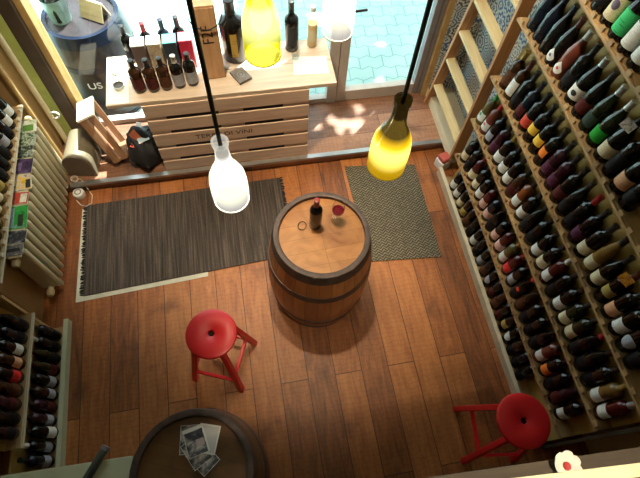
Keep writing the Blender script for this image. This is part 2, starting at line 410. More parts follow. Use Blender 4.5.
def text_mesh(name, s, size, mat, parent, T, extr=.0006, sx=1.):
    cu = bpy.data.curves.new(name, 'FONT'); cu.body = s; cu.size = size; cu.extrude = extr; cu.align_x = 'CENTER'; cu.align_y = 'CENTER'
    tmp = bpy.data.objects.new(name, cu); COL.objects.link(tmp)
    dg = bpy.context.evaluated_depsgraph_get(); dg.update()
    me = bpy.data.meshes.new_from_object(tmp.evaluated_get(dg)); me.name = name
    bpy.data.objects.remove(tmp); bpy.data.curves.remove(cu)
    me.materials.clear(); me.materials.append(mat)
    return add(name, me, parent, T @ Matrix.Diagonal((sx, 1, 1, 1)))

# ------------------------------------------------------------------ camera (calibrated from the room's edges)
cam = bpy.data.cameras.new('camera'); co = add('camera', cam)
cam.sensor_width = 36; cam.lens = 497.995 / 640 * 36; cam.clip_start = .02
pitch, roll, yaw = 1.09538878, .092429664, .257598882
fw = Vector((math.sin(yaw) * math.cos(pitch), math.cos(yaw) * math.cos(pitch), -math.sin(pitch)))
rt = Vector((math.cos(yaw), -math.sin(yaw), 0)); up = rt.cross(fw)
r2 = rt * math.cos(roll) + up * math.sin(roll); u2 = -rt * math.sin(roll) + up * math.cos(roll)
Mx = Matrix((r2, u2, -fw)).transposed().to_4x4(); Mx.translation = (0, 0, 3.6)
co.matrix_world = Mx; S.camera = co

# ------------------------------------------------------------------ room shell
struct('floor', bx(-1.9, 2.0, -3.0, 2.56, -.06, 0), M['floor'])
pf = struct('trim_1', bx(-1.9, 2.0, 2.545, 3.16, -.06, .10), M['platform'])          # raised platform behind the shop window
struct('trim_2', bx(-1.47, 1.70, 2.522, 2.562, .082, .108), M['alu'])                   # aluminium nosing on its edge
struct('wall_left', bx(-2.0, -1.88, -3.0, 3.3, 0, 4.4), M['wall'])
struct('trim_3', bx(-1.88, -1.655, 1.44, 2.84, 0, .70), M['wall'])                      # low wall behind the radiator
struct('trim_4', bx(-1.88, -1.557, 2.84, 3.14, .1, 4.4), M['wall'])                     # pier beside the window
struct('trim_5', bx(-1.555, -1.44, 3.02, 3.14, .1, 4.4), M['wall_green'])
struct('wall_right', bx(2.0, 2.12, -3.0, 3.3, 0, 4.4), M['wall_cream'])
struct('wall_window', bx(-2.0, 2.12, 3.14, 3.36, 2.9, 4.4), M['wall_cream'])
struct('trim_6', bx(1.93, 2.0, 2.30, 3.14, .1, 2.6), M['tiles'])                        # patterned tiles beside the door
struct('trim_7', bx(1.70, 1.93, 2.30, 3.10, .1, .20), M['wall_cream'])                  # low cream plinth below the ladder
struct('trim_8', bx(1.66, 2.0, 3.08, 3.36, .0, 4.4), M['post_edge'])
struct('wall_back', bx(-2.0, 2.12, -3.12, -3.0, 0, 4.4), M['wall'])
struct('ceiling', bx(-2.0, 2.12, -3.12, 3.36, 4.4, 4.5), M['ceiling'])
struct('baseboard_left', bx(-1.475, -1.445, .34, 1.40, 0, .075), M['counter'])
struct('trim_12', bx(1.705, 1.93, 3.055, 3.08, .2, 2.9), M['tiles'])
# mezzanine the photograph is taken from
struct('trim_9', bx(-1.9, 2.0, -3.0, -.12, 2.22, 2.36), M['mezz'])
rz = R(-4)
o = struct('trim_10', bx(-1.85, 2.0, -.075, .0, -.1, 0), M['ledge']); o.location = (0, -.004, 2.34); o.rotation_euler = (0, 0, rz * .7)
o = struct('trim_11', bx(-1.8, 1.9, -.020, 0, -.03, 0), M['rail']); o.location = (0, -.014, 2.72); o.rotation_euler = (0, 0, rz)

# shop window and door
w = bpy.data.objects.new('window_1', None); COL.objects.link(w); w['kind'] = 'structure'
w.location = (0, 3.16, .1)
obj('glass_pane', bx(-1.295, .76, -.004, .004, .05, 2.8), M['glass'], w)
fb = B(); box(fb, -1.295, .758, -.03, .03, 0, .05); box(fb, -1.295, .758, -.03, .03, 2.74, 2.8); 
obj('frame', fb, M['frame'], w)
pb = B(); box(pb, -1.438, -1.345, -.14, .04, 0, 2.8)
obj('post', pb, M['post'], w)
obj('post_edge', bx(-1.345, -1.295, -.10, .04, 0, 2.8), M['post_edge'], w, bevel=.006)
d = bpy.data.objects.new('door_1', None); COL.objects.link(d); d['kind'] = 'structure'
d.location = (0, 3.16, .1)
obj('glass_pane', bx(.93, 1.575, -.004, .004, .12, 2.7), M['glass'], d)
db = B(); box(db, .76, .845, -.045, .04, 0, 2.8); box(db, .85, .93, -.035, .035, 0, 2.72); box(db, .93, 1.575, -.035, .035, 0, .12); box(db, .93, 1.575, -.035, .035, 2.64, 2.72)
obj('frame', db, M['frame'], d, bevel=.004)
db = B(); box(db, 1.575, 1.625, -.035, .035, 0, 2.72); box(db, 1.63, 1.66, -.045, .04, 0, 2.8)
obj('hinge_stile', db, M['frame_dark'], d, bevel=.004)
hb = B(); tube(hb, [(.89, -.035, 1.0), (.89, -.085, 1.0)], .011); tube(hb, [(.885, -.085, 1.0), (.93, -.09, 1.0), (1.01, -.085, 1.0)], .010)
box(hb, .872, .908, -.042, -.034, .90, 1.06)
obj('door_handle', hb, M['black'], d, 40)

# outside
g = struct('ground', bx(-9, 11, 3.14, 14, -.16, -.05), M['paver'])
SUN = Vector((.32, .28, 1.)).normalized()
# ------------------------------------------------------------------ tree outside (its leaves shade the door and let sun through in spots)
spots = [((.636, 2.85), .05), ((.77, 2.926), .06), ((.80, 2.84), .04), ((.889, 2.874), .06), ((.968, 2.78), .065), ((1.023, 2.855), .06), ((.93, 2.82), .05),
         ((1.03, 3.02), .05), ((1.06, 2.99), .03), ((1.174, 2.91), .045), ((.82, 2.77), .03),
         ((.95, 4.45), .15), ((1.05, 3.75), .06), ((1.55, 4.0), .05), ((1.2, 4.3), .05), ((1.0, 3.45), .05), ((1.42, 3.5), .05)]
tr = thing('tree', 'leafy street tree on the pavement beyond the glass door', 'tree', (4.4, 6.6, -.05))
tb = B(); tube(tb, [(0, 0, 0), (.03, 0, 1.6), (-.03, -.1, 3.2), (-.2, -.35, 4.6), (-.5, -.8, 5.3)], [.16, .13, .12, .08, .03], 12)
tube(tb, [(0, -.1, 3.1), (.5, -.3, 4.3), (.8, -.9, 5.2)], [.08, .05, .02], 8)
obj('trunk', tb, M['bark'], tr, 60)
lb = B(); rnd = random.Random(3)
cx, cy, cz, ax, ay, az = 3.9, 5.5, 5.35, 2.05, 2.4, .7
for i in range(34000):
    u, v = rnd.uniform(-1, 1), rnd.uniform(-1, 1)
    if u ** 4 + v ** 4 > 1: continue
    h = (1 - u ** 4 - v ** 4) ** .5
    p = Vector((cx + ax * u, cy + ay * v, cz + az * h * rnd.uniform(-1, 1)))
    if p.y < 3.6: continue
    t = (p.z - .1) / SUN.z
    q = p - SUN * t
    ql = .062
    if any((q.x - s[0][0]) ** 2 + (q.y - s[0][1]) ** 2 < (s[1] * .6 + ql * .6) ** 2 for s in spots): continue
    Tm = Matrix.Translation(p - Vector((4.4, 6.6, -.05))) @ Matrix.Rotation(rnd.uniform(0, 6.28), 4, 'Z') @ Matrix.Rotation(rnd.uniform(-.6, .6), 4, 'X')
    vs = [lb.verts.new(Tm @ Vector(k)) for k in ((-ql, 0, 0), (-.014, -.038, .01), (ql, 0, 0), (-.014, .038, .01))]
    lb.faces.new(vs)
obj('foliage', lb, M['leaf'], tr)

# ------------------------------------------------------------------ bottles
def bottle_profile(kind):
    return {
        'bordeaux': [(0, .006), (.030, .0), (.036, .003), (.038, .01), (.038, .185), (.0365, .197), (.031, .208), (.022, .217), (.0155, .226), (.0145, .24), (.0142, .285), (.0155, .287), (.0155, .298), (0, .3)],
        'burgundy': [(0, .006), (.032, .0), (.039, .003), (.041, .012), (.041, .14), (.0395, .16), (.034, .185), (.026, .21), (.019, .232), (.0155, .252), (.0145, .285), (.0155, .287), (.0155, .297), (0, .299)],
        'slim': [(0, .006), (.028, .0), (.034, .003), (.036, .01), (.036, .15), (.034, .18), (.028, .215), (.021, .25), (.0155, .285), (.014, .318), (.0155, .32), (.0155, .33), (0, .332)],
        'champagne': [(0, .006), (.034, .0), (.042, .003), (.044, .012), (.044, .15), (.042, .172), (.035, .2), (.025, .23), (.018, .255), (.0155, .275), (.018, .282), (.018, .296), (.016, .306), (0, .308)],
    }[kind]
RAD = {'bordeaux': .038, 'burgundy': .041, 'slim': .036, 'champagne': .044}
NECK = {'bordeaux': (.236, .3), 'burgundy': (.245, .299), 'slim': (.272, .332), 'champagne': (.232, .308)}
def glassm(name, c, rough=.08, coat=.25):
    m, nt, out = new_mat(name)
    b = principled(nt, out, Roughness=rough)
    n = N(nt, 'TexNoise', Scale=9.); L(nt, coords(nt), n.inputs['Vector'])
    r = ramp(nt, [(.3, [x * .7 for x in c]), (.7, [x * 1.3 for x in c])])
    L(nt, n.outputs['Fac'], r.inputs[0]); L(nt, r.outputs[0], b.inputs['Base Color'])
    b.inputs['Specular IOR Level'].default_value = .3
    b.inputs['Coat Weight'].default_value = coat; b.inputs['Coat Roughness'].default_value = .04
    return m
GL = {'black': glassm('glass_black', (.006, .006, .006)), 'green': glassm('glass_dark_green', (.012, .018, .008)), 'blue': glassm('glass_blue_black', (.008, .012, .022)),
      'brown': glassm('glass_brown', (.035, .015, .007)), 'red': glassm('glass_red_wine', (.075, .008, .008)), 'purple': glassm('glass_purple', (.03, .008, .016)),
      'amber': glassm('glass_amber', (.22, .12, .03)), 'olive': glassm('glass_olive', (.11, .09, .03)), 'rose': glassm('glass_rose', (.16, .04, .025)), 'orange': glassm('glass_orange', (.19, .055, .015))}
def foilm(name, c, metal=0.): return plain('foil_' + name, c, .42, metal, .1, 30)
FO = {'black': foilm('black', (.012, .012, .012)), 'red': foilm('red', (.30, .012, .016)), 'white': foilm('white', (.6, .58, .52)), 'silver': foilm('silver', (.55, .56, .55), .7),
      'green': foilm('green', (.02, .33, .05)), 'brown': foilm('brown', (.12, .025, .018)), 'gold': foilm('gold', (.42, .28, .07), .5), 'blue': foilm('blue', (.04, .09, .42)),
      'navy': foilm('navy', (.012, .016, .035)), 'bright red': foilm('bright_red', (.62, .03, .02))}
def lm(name, c, ink=(.05, .05, .05), d=1.): return label_mat('label_' + name, c, ink, True, d)
LA = {'white': lm('white', (.70, .70, .66)), 'cream': lm('cream', (.66, .57, .37)), 'yellow': lm('yellow', (.78, .50, .06), (.35, .14, .02)), 'orange': lm('orange', (.80, .22, .03), (.35, .06, .02)),
      'red': lm('red', (.55, .05, .03), (.7, .5, .3)), 'dark red': lm('dark_red', (.075, .010, .010), (.2, .12, .08)), 'purple': lm('purple', (.07, .014, .04), (.3, .2, .2)), 'pink': lm('pink', (.66, .40, .34)),
      'green': lm('green', (.05, .50, .17), (.01, .02, .01), .45), 'grass': lm('grass', (.02, .30, .03), (.01, .03, .01)), 'peach': lm('peach', (.68, .36, .20)), 'grey': lm('grey', (.36, .37, .42)), 'dark green': lm('dark_green', (.03, .05, .04), (.1, .12, .1)),
      'brown': lm('brown', (.085, .028, .012), (.3, .2, .1)), 'gold': lm('gold', (.40, .30, .08)), 'black': lm('black', (.009, .008, .009), (.05, .04, .035)), 'bright red': lm('bright_red', (.72, .02, .02), (.8, .5, .5)), 'blue': lm('blue', (.03, .08, .36))}
M['dot_red'] = plain('red_sticker', (.72, .06, .03), .5); M['emb_green'] = plain('green_emblem', (.02, .22, .08), .5); M['emb_purple'] = plain('purple_emblem', (.10, .07, .12), .5); M['emb_red'] = plain('red_emblem', (.55, .05, .05), .5); M['emb_black'] = plain('black_emblem', (.02, .02, .02), .5)
cache = {}
def bottle_mesh(kind, glass):
    k = ('b', kind, glass)
    if k not in cache:
        bm = B(); lathe(bm, bottle_profile(kind), 20); cache[k] = to_mesh(bm, 'bottle', GL[glass], 35)
    return cache[k]
def capsule_mesh(kind, foil):
    k = ('c', kind, foil)
    if k not in cache:
        z0, z1 = NECK[kind]; bm = B()
        pr = [(r + .0009, z) for r, z in bottle_profile(kind) if z0 + .002 < z < z1 - .0005]
        lathe(bm, [(pr[0][0] + .0008, z0)] + pr + [(.0001, z1 + .001)], 16); cache[k] = to_mesh(bm, 'capsule', FO[foil], 40)
    return cache[k]
def patch(bm, r, zc, hw, hh, shape, ang=PI, n=6):
    """a paper patch wrapped on a cylinder of radius r; hw = half angle"""
    if shape == 'rect':
        g = [[bm.verts.new((r * math.cos(ang + hw * (2 * i / 8 - 1)), r * math.sin(ang + hw * (2 * i / 8 - 1)), zc + hh * (2 * j - 1))) for i in range(9)] for j in range(2)]
        for i in range(8): bm.faces.new((g[0][i], g[0][i + 1], g[1][i + 1], g[1][i]))
    else:
        pts = []
        for k in range(20):
            a = 2 * PI * k / 20
            x, y = math.cos(a), math.sin(a)
            if shape == 'tear': x *= 1. if y < 0 else (1 - y) ** .8; y = y * (1.6 if y > 0 else 1.)
            pts.append((x, y))
        prev = None
        for s in (.05, .4, .7, 1.):
            rg = [bm.verts.new((r * math.cos(ang + hw * x * s), r * math.sin(ang + hw * x * s), zc + hh * y * s)) for x, y in pts]
            if prev is None: bm.faces.new(rg)
            else:
                for k in range(20): bm.faces.new((prev[k], prev[(k + 1) % 20], rg[(k + 1) % 20], rg[k]))
            prev = rg
def label_mesh(kind, col, shape):
    k = ('l', kind, col, shape)
    if k not in cache:
        r = RAD[kind] + .0007; bm = B()
        if shape == 'rect': patch(bm, r, .074, 1.15, .036, 'rect')
        elif shape == 'tall': patch(bm, r, .090, 1.3, .056, 'rect')
        elif shape == 'small': patch(bm, r, .100, .95, .03, 'rect')
        elif shape == 'tear': patch(bm, r, .055, .75, .030, 'tear')
        elif shape == 'round': patch(bm, r, .085, 1.0, .038, 'round')
        cache[k] = to_mesh(bm, 'label', LA[col], 60)
    return cache[k]
def emblem_mesh(kind, m, w_, h_, zc):
    k = ('e', kind, m, w_, zc)
    if k not in cache:
        bm = B(); patch(bm, RAD[kind] + .0014, zc, w_, h_, 'round'); cache[k] = to_mesh(bm, 'emblem', M[m], 60)
    return cache[k]
def bottle(T, kind, glass, foil, lab, shape='rect', label='', group=None, cat='bottle', emblem=None, scale=1.):
    sc_ = scale if isinstance(scale, tuple) else (scale, scale)
    o = add('wine_bottle', bottle_mesh(kind, glass)); o.matrix_world = T @ Matrix.Diagonal((sc_[0], sc_[0], sc_[1], 1))
    tag(o, label, cat, group)
    add('capsule', capsule_mesh(kind, foil), o)
    if lab:
        l = add('label', label_mesh(kind, lab, shape), o); l['label'] = lab + ' paper label'
        if emblem: add('emblem', emblem_mesh(kind, *emblem), l)
    return o

# ------------------------------------------------------------------ wine racks
TILT = R(9)
TZ = [.03, .365, .79, 1.21, 1.66, 2.07]
TIER = ['floor tier', 'second tier', 'third tier', 'fourth tier', 'fifth tier', 'sixth tier']
ORD = ['first', 'second', 'third', 'fourth', 'fifth', 'sixth', 'seventh', 'eighth', 'ninth', 'tenth', 'eleventh', 'twelfth', 'thirteenth', 'fourteenth', 'fifteenth', 'sixteenth', 'seventeenth', 'eighteenth', 'nineteenth', 'twentieth', 'twenty-first', 'twenty-second', 'twenty-third', 'twenty-fourth', 'twenty-fifth']
def tierT(side, k):
    x = (1.70 if k else 1.685) if side > 0 else (-1.60 if k else -1.53)
    return Matrix.Translation((x, 0, TZ[k])) @ Matrix.Rotation(TILT * side, 4, 'Y')
def rack(side, label, tiers, y_rows, ends):
    """tiers: list of (k, y0, y1, ys)"""
    rt_ = thing('wine_rack', label, 'wine rack', (1.8 * side if side > 0 else -1.72, 1.2, 0))
    inv = rt_.matrix_world.inverted() if False else Matrix.Translation((-1.8 if side > 0 else 1.72, -1.2, 0))
    for k, y0, y1, ys in tiers:
        T = inv @ tierT(side, k); s = side
        def bb(bm, x0, x1, *r):
            a, b_ = sorted((x0 * s, x1 * s)); box(bm, a, b_, *r, T)
        bm = B(); bb(bm, -.0435, .062, y0, y1, -.014, -.001)
        obj('shelf_ledge', bm, M['pine_y'], rt_, bevel=.002)
        bm = B(); bb(bm, .047, .060, y0, y1, 0, .40 if k else .30)
        obj('back_panel', bm, M['panel'], rt_)
        bm = B()
        eds = [ys[0] + (ys[0] - ys[1]) / 2] + [(a + b_) / 2 for a, b_ in zip(ys, ys[1:])] + [ys[-1] - (ys[0] - ys[1]) / 2]
        pl = [(y0, -.018), (y0, -.004)]
        if side > 0 or k == 2:
            for e in sorted(eds):
                if y0 + .02 < e < y1 - .02: pl += [(e - .016, -.004), (e - .013, .018), (e + .013, .018), (e + .016, -.004)]
        pl += [(y1, -.004), (y1, -.018)]
        xa, xb = sorted((-.058 * s, -.044 * s))
        Tp = T @ Matrix(((0, 0, 1, 0), (1, 0, 0, 0), (0, 1, 0, 0), (0, 0, 0, 1)))
        prism(bm, pl, xa, xb, Tp)
        obj('notched_lip' if len(pl) > 6 else 'front_lip', bm, M['pine_dark'] if side > 0 else M['plinth'], rt_)
    for (y0, y1, z1) in ends:
        bm = B()
        xs = (1.69, 1.98) if side > 0 else (-1.86, -1.60)
        i = inv
        box(bm, xs[0], xs[1], y0, y1, 0.0, z1, i)
        obj('end_panel', bm, M['ledge'] if side > 0 else M['pine'], rt_)
    return rt_
D0 = [('bordeaux', 'black', 'black'), ('bordeaux', 'black', 'navy'), ('burgundy', 'green', 'black'), ('bordeaux', 'purple', 'black'), ('bordeaux', 'blue', 'black'), ('burgundy', 'black', 'brown')]
DL = ['white', 'black', 'cream', 'dark red', 'black', 'black', 'pink', 'grey', 'black', 'brown']
b_, u_, c_, s_ = 'bordeaux', 'burgundy', 'champagne', 'slim'
SPEC = {
 0: {0: (b_, 'black', 'black', 'white'), 1: (b_, 'black', 'black', 'white'), 2: (b_, 'black', 'black', 'cream'), 3: (b_, 'brown', 'black', 'gold'), 4: (b_, 'brown', 'blue', 'brown'), 5: (u_, 'black', 'black', 'black'),
     6: (b_, 'black', 'black', 'white'), 7: (u_, 'black', 'black', 'black'), 8: (b_, 'green', 'silver', 'grey'), 10: (b_, 'black', 'black', 'grey', 'round'), 12: (u_, 'brown', 'black', 'brown'), 13: (b_, 'black', 'white', 'dark red'), 14: (u_, 'black', 'black', 'gold', 'small'), 15: (b_, 'black', 'black', 'white', 'round'), 16: (u_, 'brown', 'silver', 'black')},
 1: {0: (b_, 'black', 'black', 'cream'), 1: (b_, 'black', 'navy', 'black'), 2: (b_, 'red', 'red', 'cream'), 3: (b_, 'black', 'black', 'cream'), 4: (b_, 'black', 'black', 'white'), 5: (b_, 'red', 'black', 'pink'), 6: (b_, 'blue', 'navy', 'pink'), 7: (u_, 'black', 'black', 'black'), 8: (b_, 'black', 'black', 'pink'),
     9: (b_, 'red', 'black', 'pink'), 10: (b_, 'olive', 'gold', 'white'), 11: (b_, 'red', 'red', 'bright red'), 12: (b_, 'black', 'black', 'grey'), 13: (u_, 'black', 'bright red', 'black'), 14: (u_, 'brown', 'black', 'brown'), 15: (b_, 'black', 'black', 'black'), 16: (b_, 'black', 'black', 'black'), 17: (u_, 'black', 'black', 'black'),
     18: (b_, 'rose', 'black', 'white'), 19: (b_, 'black', 'black', 'orange'), 20: (b_, 'black', 'black', 'black'), 21: (u_, 'purple', 'black', 'dark red'), 22: (b_, 'black', 'black', 'white')},
 2: {0: (b_, 'olive', 'green', 'white'), 1: (b_, 'rose', 'bright red', 'white'), 2: (b_, 'black', 'black', 'grey'), 3: (b_, 'purple', 'black', 'purple'), 4: (b_, 'black', 'gold', 'white'), 5: (b_, 'black', 'black', 'white'), 6: (b_, 'black', 'black', 'white'), 7: (b_, 'brown', 'black', 'dark red'), 8: (b_, 'orange', 'black', 'white'),
     9: (b_, 'black', 'black', 'white'), 10: (u_, 'black', 'black', 'black'), 11: (b_, 'black', 'black', 'black'), 12: (b_, 'black', 'black', 'white'), 13: (b_, 'black', 'black', 'cream'), 14: (b_, 'red', 'white', 'white'), 15: (b_, 'black', 'black', 'black'), 16: (b_, 'black', 'black', 'white'), 17: (b_, 'green', 'black', 'cream'),
     18: (b_, 'green', 'black', 'cream'), 19: (u_, 'black', 'red', 'black'), 20: (u_, 'black', 'black', 'black'), 21: (b_, 'black', 'black', 'black'), 22: (b_, 'amber', 'gold', 'white'), 23: (b_, 'red', 'silver', 'white')},
 3: {0: (b_, 'brown', 'gold', 'brown', 'tall'), 1: (b_, 'brown', 'brown', 'white', 'tall'), 2: (b_, 'black', 'black', 'black'), 3: (b_, 'blue', 'navy', 'dark red'), 4: (b_, 'black', 'black', 'red'), 5: (b_, 'black', 'black', 'yellow', 'small'), 6: (b_, 'black', 'black', 'yellow', 'small'), 7: (b_, 'black', 'black', 'orange', 'small'),
     8: (b_, 'purple', 'black', 'purple'), 9: (b_, 'purple', 'black', 'purple'), 10: (b_, 'black', 'black', 'dark red'), 11: (u_, 'black', 'black', 'black'), 12: (b_, 'black', 'red', 'black'), 13: (b_, 'black', 'black', 'purple'), 14: (b_, 'black', 'black', 'cream'), 15: (s_, 'amber', 'black', 'cream'), 16: (u_, 'black', 'black', 'cream'),
     17: (b_, 'black', 'brown', 'gold', 'small'), 18: (b_, 'black', 'black', 'peach'), 19: (b_, 'black', 'black', 'white'), 20: (b_, 'black', 'black', 'grey', 'round'), 21: (b_, 'black', 'black', 'black')},
 4: {0: (u_, 'blue', 'red', None), 1: (u_, 'blue', 'navy', None), 2: (u_, 'black', 'navy', None), 3: (u_, 'black', 'brown', 'white', 'tear'), 4: (u_, 'rose', 'white', 'white', 'tear'), 5: (b_, 'black', 'black', 'black'), 6: (u_, 'black', 'silver', 'white'), 7: (u_, 'black', 'black', 'dark red'), 8: (u_, 'green', 'silver', 'dark green'),
     9: (u_, 'green', 'silver', 'grass'), 10: (u_, 'black', 'black', 'cream'), 11: (b_, 'black', 'black', 'black', 'tall'), 12: (u_, 'black', 'black', 'peach'), 13: (u_, 'black', 'black', 'black')},
 5: {4: (c_, 'black', 'navy', 'black'), 5: (b_, 'black', 'black', 'cream', 'tall'), 6: (u_, 'black', 'silver', 'green', 'tall'), 7: (b_, 'black', 'black', 'white', 'tall'), 8: (b_, 'black', 'black', 'white'), 3: (u_, 'brown', 'black', 'dark red')},
}
EMB = {(2, 0): ('emb_green', .3, .016, .09), (2, 1): ('emb_red', .3, .012, .085), (5, 5): ('emb_purple', .5, .024, .105), (4, 6): ('emb_black', .4, .016, .072), (1, 13): ('dot_red', .4, .016, .115), (4, 3): ('emb_purple', .22, .009, .058), (4, 4): ('emb_red', .22, .009, .058)}
WORD = {'black': 'black', 'green': 'dark green', 'blue': 'blue-black', 'brown': 'brown', 'red': 'red', 'purple': 'purple-black', 'amber': 'amber', 'olive': 'olive', 'rose': 'rose-brown', 'orange': 'orange-brown'}
Y0 = {0: (2.09, .09), 1: (2.14, .09), 2: (2.17, .09), 3: (2.11, .087), 4: (2.12, .092), 5: (2.12, .092)}
CNT = {0: 19, 1: 23, 2: 24, 3: 22, 4: 14, 5: 9}
rnd = random.Random(11)
YS = {k: [Y0[k][0] - Y0[k][1] * i for i in range(CNT[k])] for k in range(6)}
rack(1, 'tall pine wine rack with sloping tiers along the right wall', [(k, .02, 2.21, [Y0[k][0] - Y0[k][1] * i for i in range(24)]) for k in range(6)], None, [(-.02, .0, 2.5)])
for k in range(6):
    for i, y in enumerate(YS[k]):
        if k == 5 and i < 3: continue
        sp = SPEC[k].get(i)
        if not sp:
            a = rnd.choice(D0); sp = a + (rnd.choice(DL),)
        kind, gl_, fo, la = sp[:4]; shape = sp[4] if len(sp) > 4 else 'rect'
        T = tierT(1, k) @ Matrix.Translation((0, y + rnd.uniform(-.001, .001), 0)) @ Matrix.Rotation(rnd.uniform(-.28, .45), 4, 'Z')
        lab = '%s bottle, %s, %s from the ladder, %s right rack' % (WORD[gl_], (la + ' label') if la else 'no label', ORD[i], TIER[k])
        bottle(T, kind, gl_, fo, la, shape, lab, 'bottles on the %s of the right rack' % TIER[k], emblem=EMB.get((k, i)), scale=(1., .98) if k == 0 else ({'bordeaux': 1.08, 'burgundy': 1.0 if k == 3 else 1.05, 'slim': 1.08, 'champagne': 1.0}[kind], .97))
# plinth of the right rack
o = struct('baseboard_right', bx(1.605, 1.635, .0, 2.28, 0, .085), M['plinth'])
# price tags hung on two necks
def price_tag(k, y, mat, label):
    T = tierT(1, k) @ Matrix.Translation((-.040, y, .235)) @ Matrix.Rotation(R(22), 4, 'Z') @ Matrix.Rotation(R(42), 4, 'Y')
    bm = B(); box(bm, -.001, .001, -.030, .030, -.024, .024)
    t = obj('price_tag', bm, mat); t.matrix_world = T; tag(t, label, 'price tag')
    bm = B(); tube(bm, [(.001, 0, .022), (.012, .006, .03), (.02, 0, .033)], .001, 5)
    obj('string', bm, M['cable'], t)
M['tag_orange'] = picture_mat('orange_price_tag', [(.25, .04, .01), (.75, .28, .02), (.9, .45, .05)], 70)
M['tag_white'] = picture_mat('white_price_tag', [(.05, .05, .05), (.6, .55, .5), (.75, .7, .65)], 90)
price_tag(3, YS[3][17], M['tag_orange'], 'small orange tag on a dark bottle neck, fourth tier of right rack')
price_tag(4, YS[4][10], M['tag_white'], 'small white printed tag on a bottle neck, fifth tier of right rack')

# left rack
LY = {0: [1.29 - .083 * i for i in range(11)], 1: [1.27 - .083 * i for i in range(9)], 2: [2.68 - .088 * i for i in range(13)]}
lr = rack(-1, 'dim wine rack on the left wall past the radiator', [(0, .40, 1.36, LY[0]), (1, .52, 1.36, LY[1]), ], None, [(1.365, 1.385, .66)])
rack(-1, 'upper wine rack on the left wall above the radiator', [(2, 1.40, 2.78, LY[2])], None, [])
LS = {0: {1: (b_, 'black', 'white', 'black'), 4: (b_, 'black', 'black', 'grey'), 5: (b_, 'brown', 'black', 'grey'), 6: (b_, 'purple', 'black', 'dark red'), 8: (b_, 'black', 'black', 'white'), 9: (b_, 'black', 'white', 'grey')},
      1: {0: (u_, 'black', 'black', 'black'), 1: (b_, 'blue', 'black', 'black'), 2: (b_, 'black', 'black', 'white'), 3: (b_, 'brown', 'black', 'peach'), 4: (b_, 'black', 'black', 'bright red'), 5: (u_, 'brown', 'black', 'brown'), 6: (b_, 'purple', 'red', 'dark red'), 7: (b_, 'black', 'black', 'black'), 8: (b_, 'purple', 'black', 'black')},
      2: {0: (b_, 'black', 'black', 'white'), 1: (b_, 'black', 'black', 'white'), 2: (u_, 'black', 'black', 'black'), 3: (b_, 'black', 'black', 'grey'), 4: (u_, 'black', 'black', 'black'), 5: (u_, 'black', 'black', 'black'), 6: (u_, 'black', 'black', 'black'), 7: (b_, 'olive', 'gold', 'gold'), 8: (b_, 'olive', 'gold', 'cream'), 9: (b_, 'amber', 'gold', 'cream'), 10: (b_, 'olive', 'black', 'cream'), 11: (b_, 'black', 'black', 'white'), 12: (b_, 'black', 'black', 'cream')}}
LT = {0: 'floor tier of left rack', 1: 'upper tier of left rack', 2: 'rack above the radiator'}
for k in range(3):
    for i, y in enumerate(LY[k]):
        sp = LS[k].get(i) or (rnd.choice(D0) + (rnd.choice(['black', 'dark red', 'black', 'grey']),))
        kind, gl_, fo, la = sp[:4]
        T = tierT(-1, k) @ Matrix.Translation((0, y, 0)) @ Matrix.Rotation(PI + rnd.uniform(-.4, .25), 4, 'Z')
        if k == 0 and i == 8: T = Matrix.Translation((.035, 0, .012)) @ tierT(-1, k) @ Matrix.Translation((0, y, 0)) @ Matrix.Rotation(R(-8), 4, 'Y') @ Matrix.Rotation(PI, 4, 'Z')
        lab = '%s bottle, %s label, %s from window, %s' % (WORD[gl_], la, ORD[i], LT[k])
        bottle(T, kind, gl_, fo, la, 'rect', lab, 'bottles on the ' + LT[k])

# ------------------------------------------------------------------ barrels
def barrel_r(z, r0=.29, rb=.345, h=.95): 
    t = (z - h / 2) / (h / 2); return rb - (rb - r0) * t * t
def barrel(label, loc, stave, head, rot, group, hoops, hoopm, name='wine_barrel', h=.95):
    t = thing(name, label, 'barrel', loc, rot, group)
    bm = B(); n = 22
    prof = [(0, .03), (.262, .03), (.262, 0.)] + [(barrel_r(h * i / n), h * i / n) for i in range(n + 1)] + [(.266, h), (.262, h - .028)]
    lathe(bm, prof, 52); obj('staves', bm, stave, t, 30)
    bm = B(); lathe(bm, [(0, h - .042), (.264, h - .042), (.264, h - .026), (0, h - .026)], 52); obj('barrel_head', bm, head, t, 30)
    bm = B(); lathe(bm, [(.2618, h - .0265), (.2618, h + .002), (.270, h + .005), (.292, h + .003), (.2945, h - .01)], 52); obj('chime', bm, hoopm, t, 30)
    for z0, z1 in hoops:
        bm = B(); k = 4
        o_ = [(barrel_r(z0 + (z1 - z0) * i / k) + .004, z0 + (z1 - z0) * i / k) for i in range(k + 1)]
        i_ = [(r - .006, z) for r, z in o_][::-1]
        lathe(bm, o_ + i_, 52, closed=True); obj('hoop', bm, hoopm, t, 30)
    return t
HOOPS = [(.875, .948), (.655, .715), (.21, .265), (.005, .065)]
b1 = barrel('oak wine barrel table on the floor between the two rugs', (.366, 1.355, 0), M['stave'], M['head'], .4, None, HOOPS, M['hoop'])
b2 = barrel('dark oak barrel at the bottom edge with leaflets on top', (-.478, .175, 0), M['stave_dim'], M['head_dim'], 1.0, None, HOOPS, M['hoop'])
# dark inner rim of the second barrel comes from its chime hoop

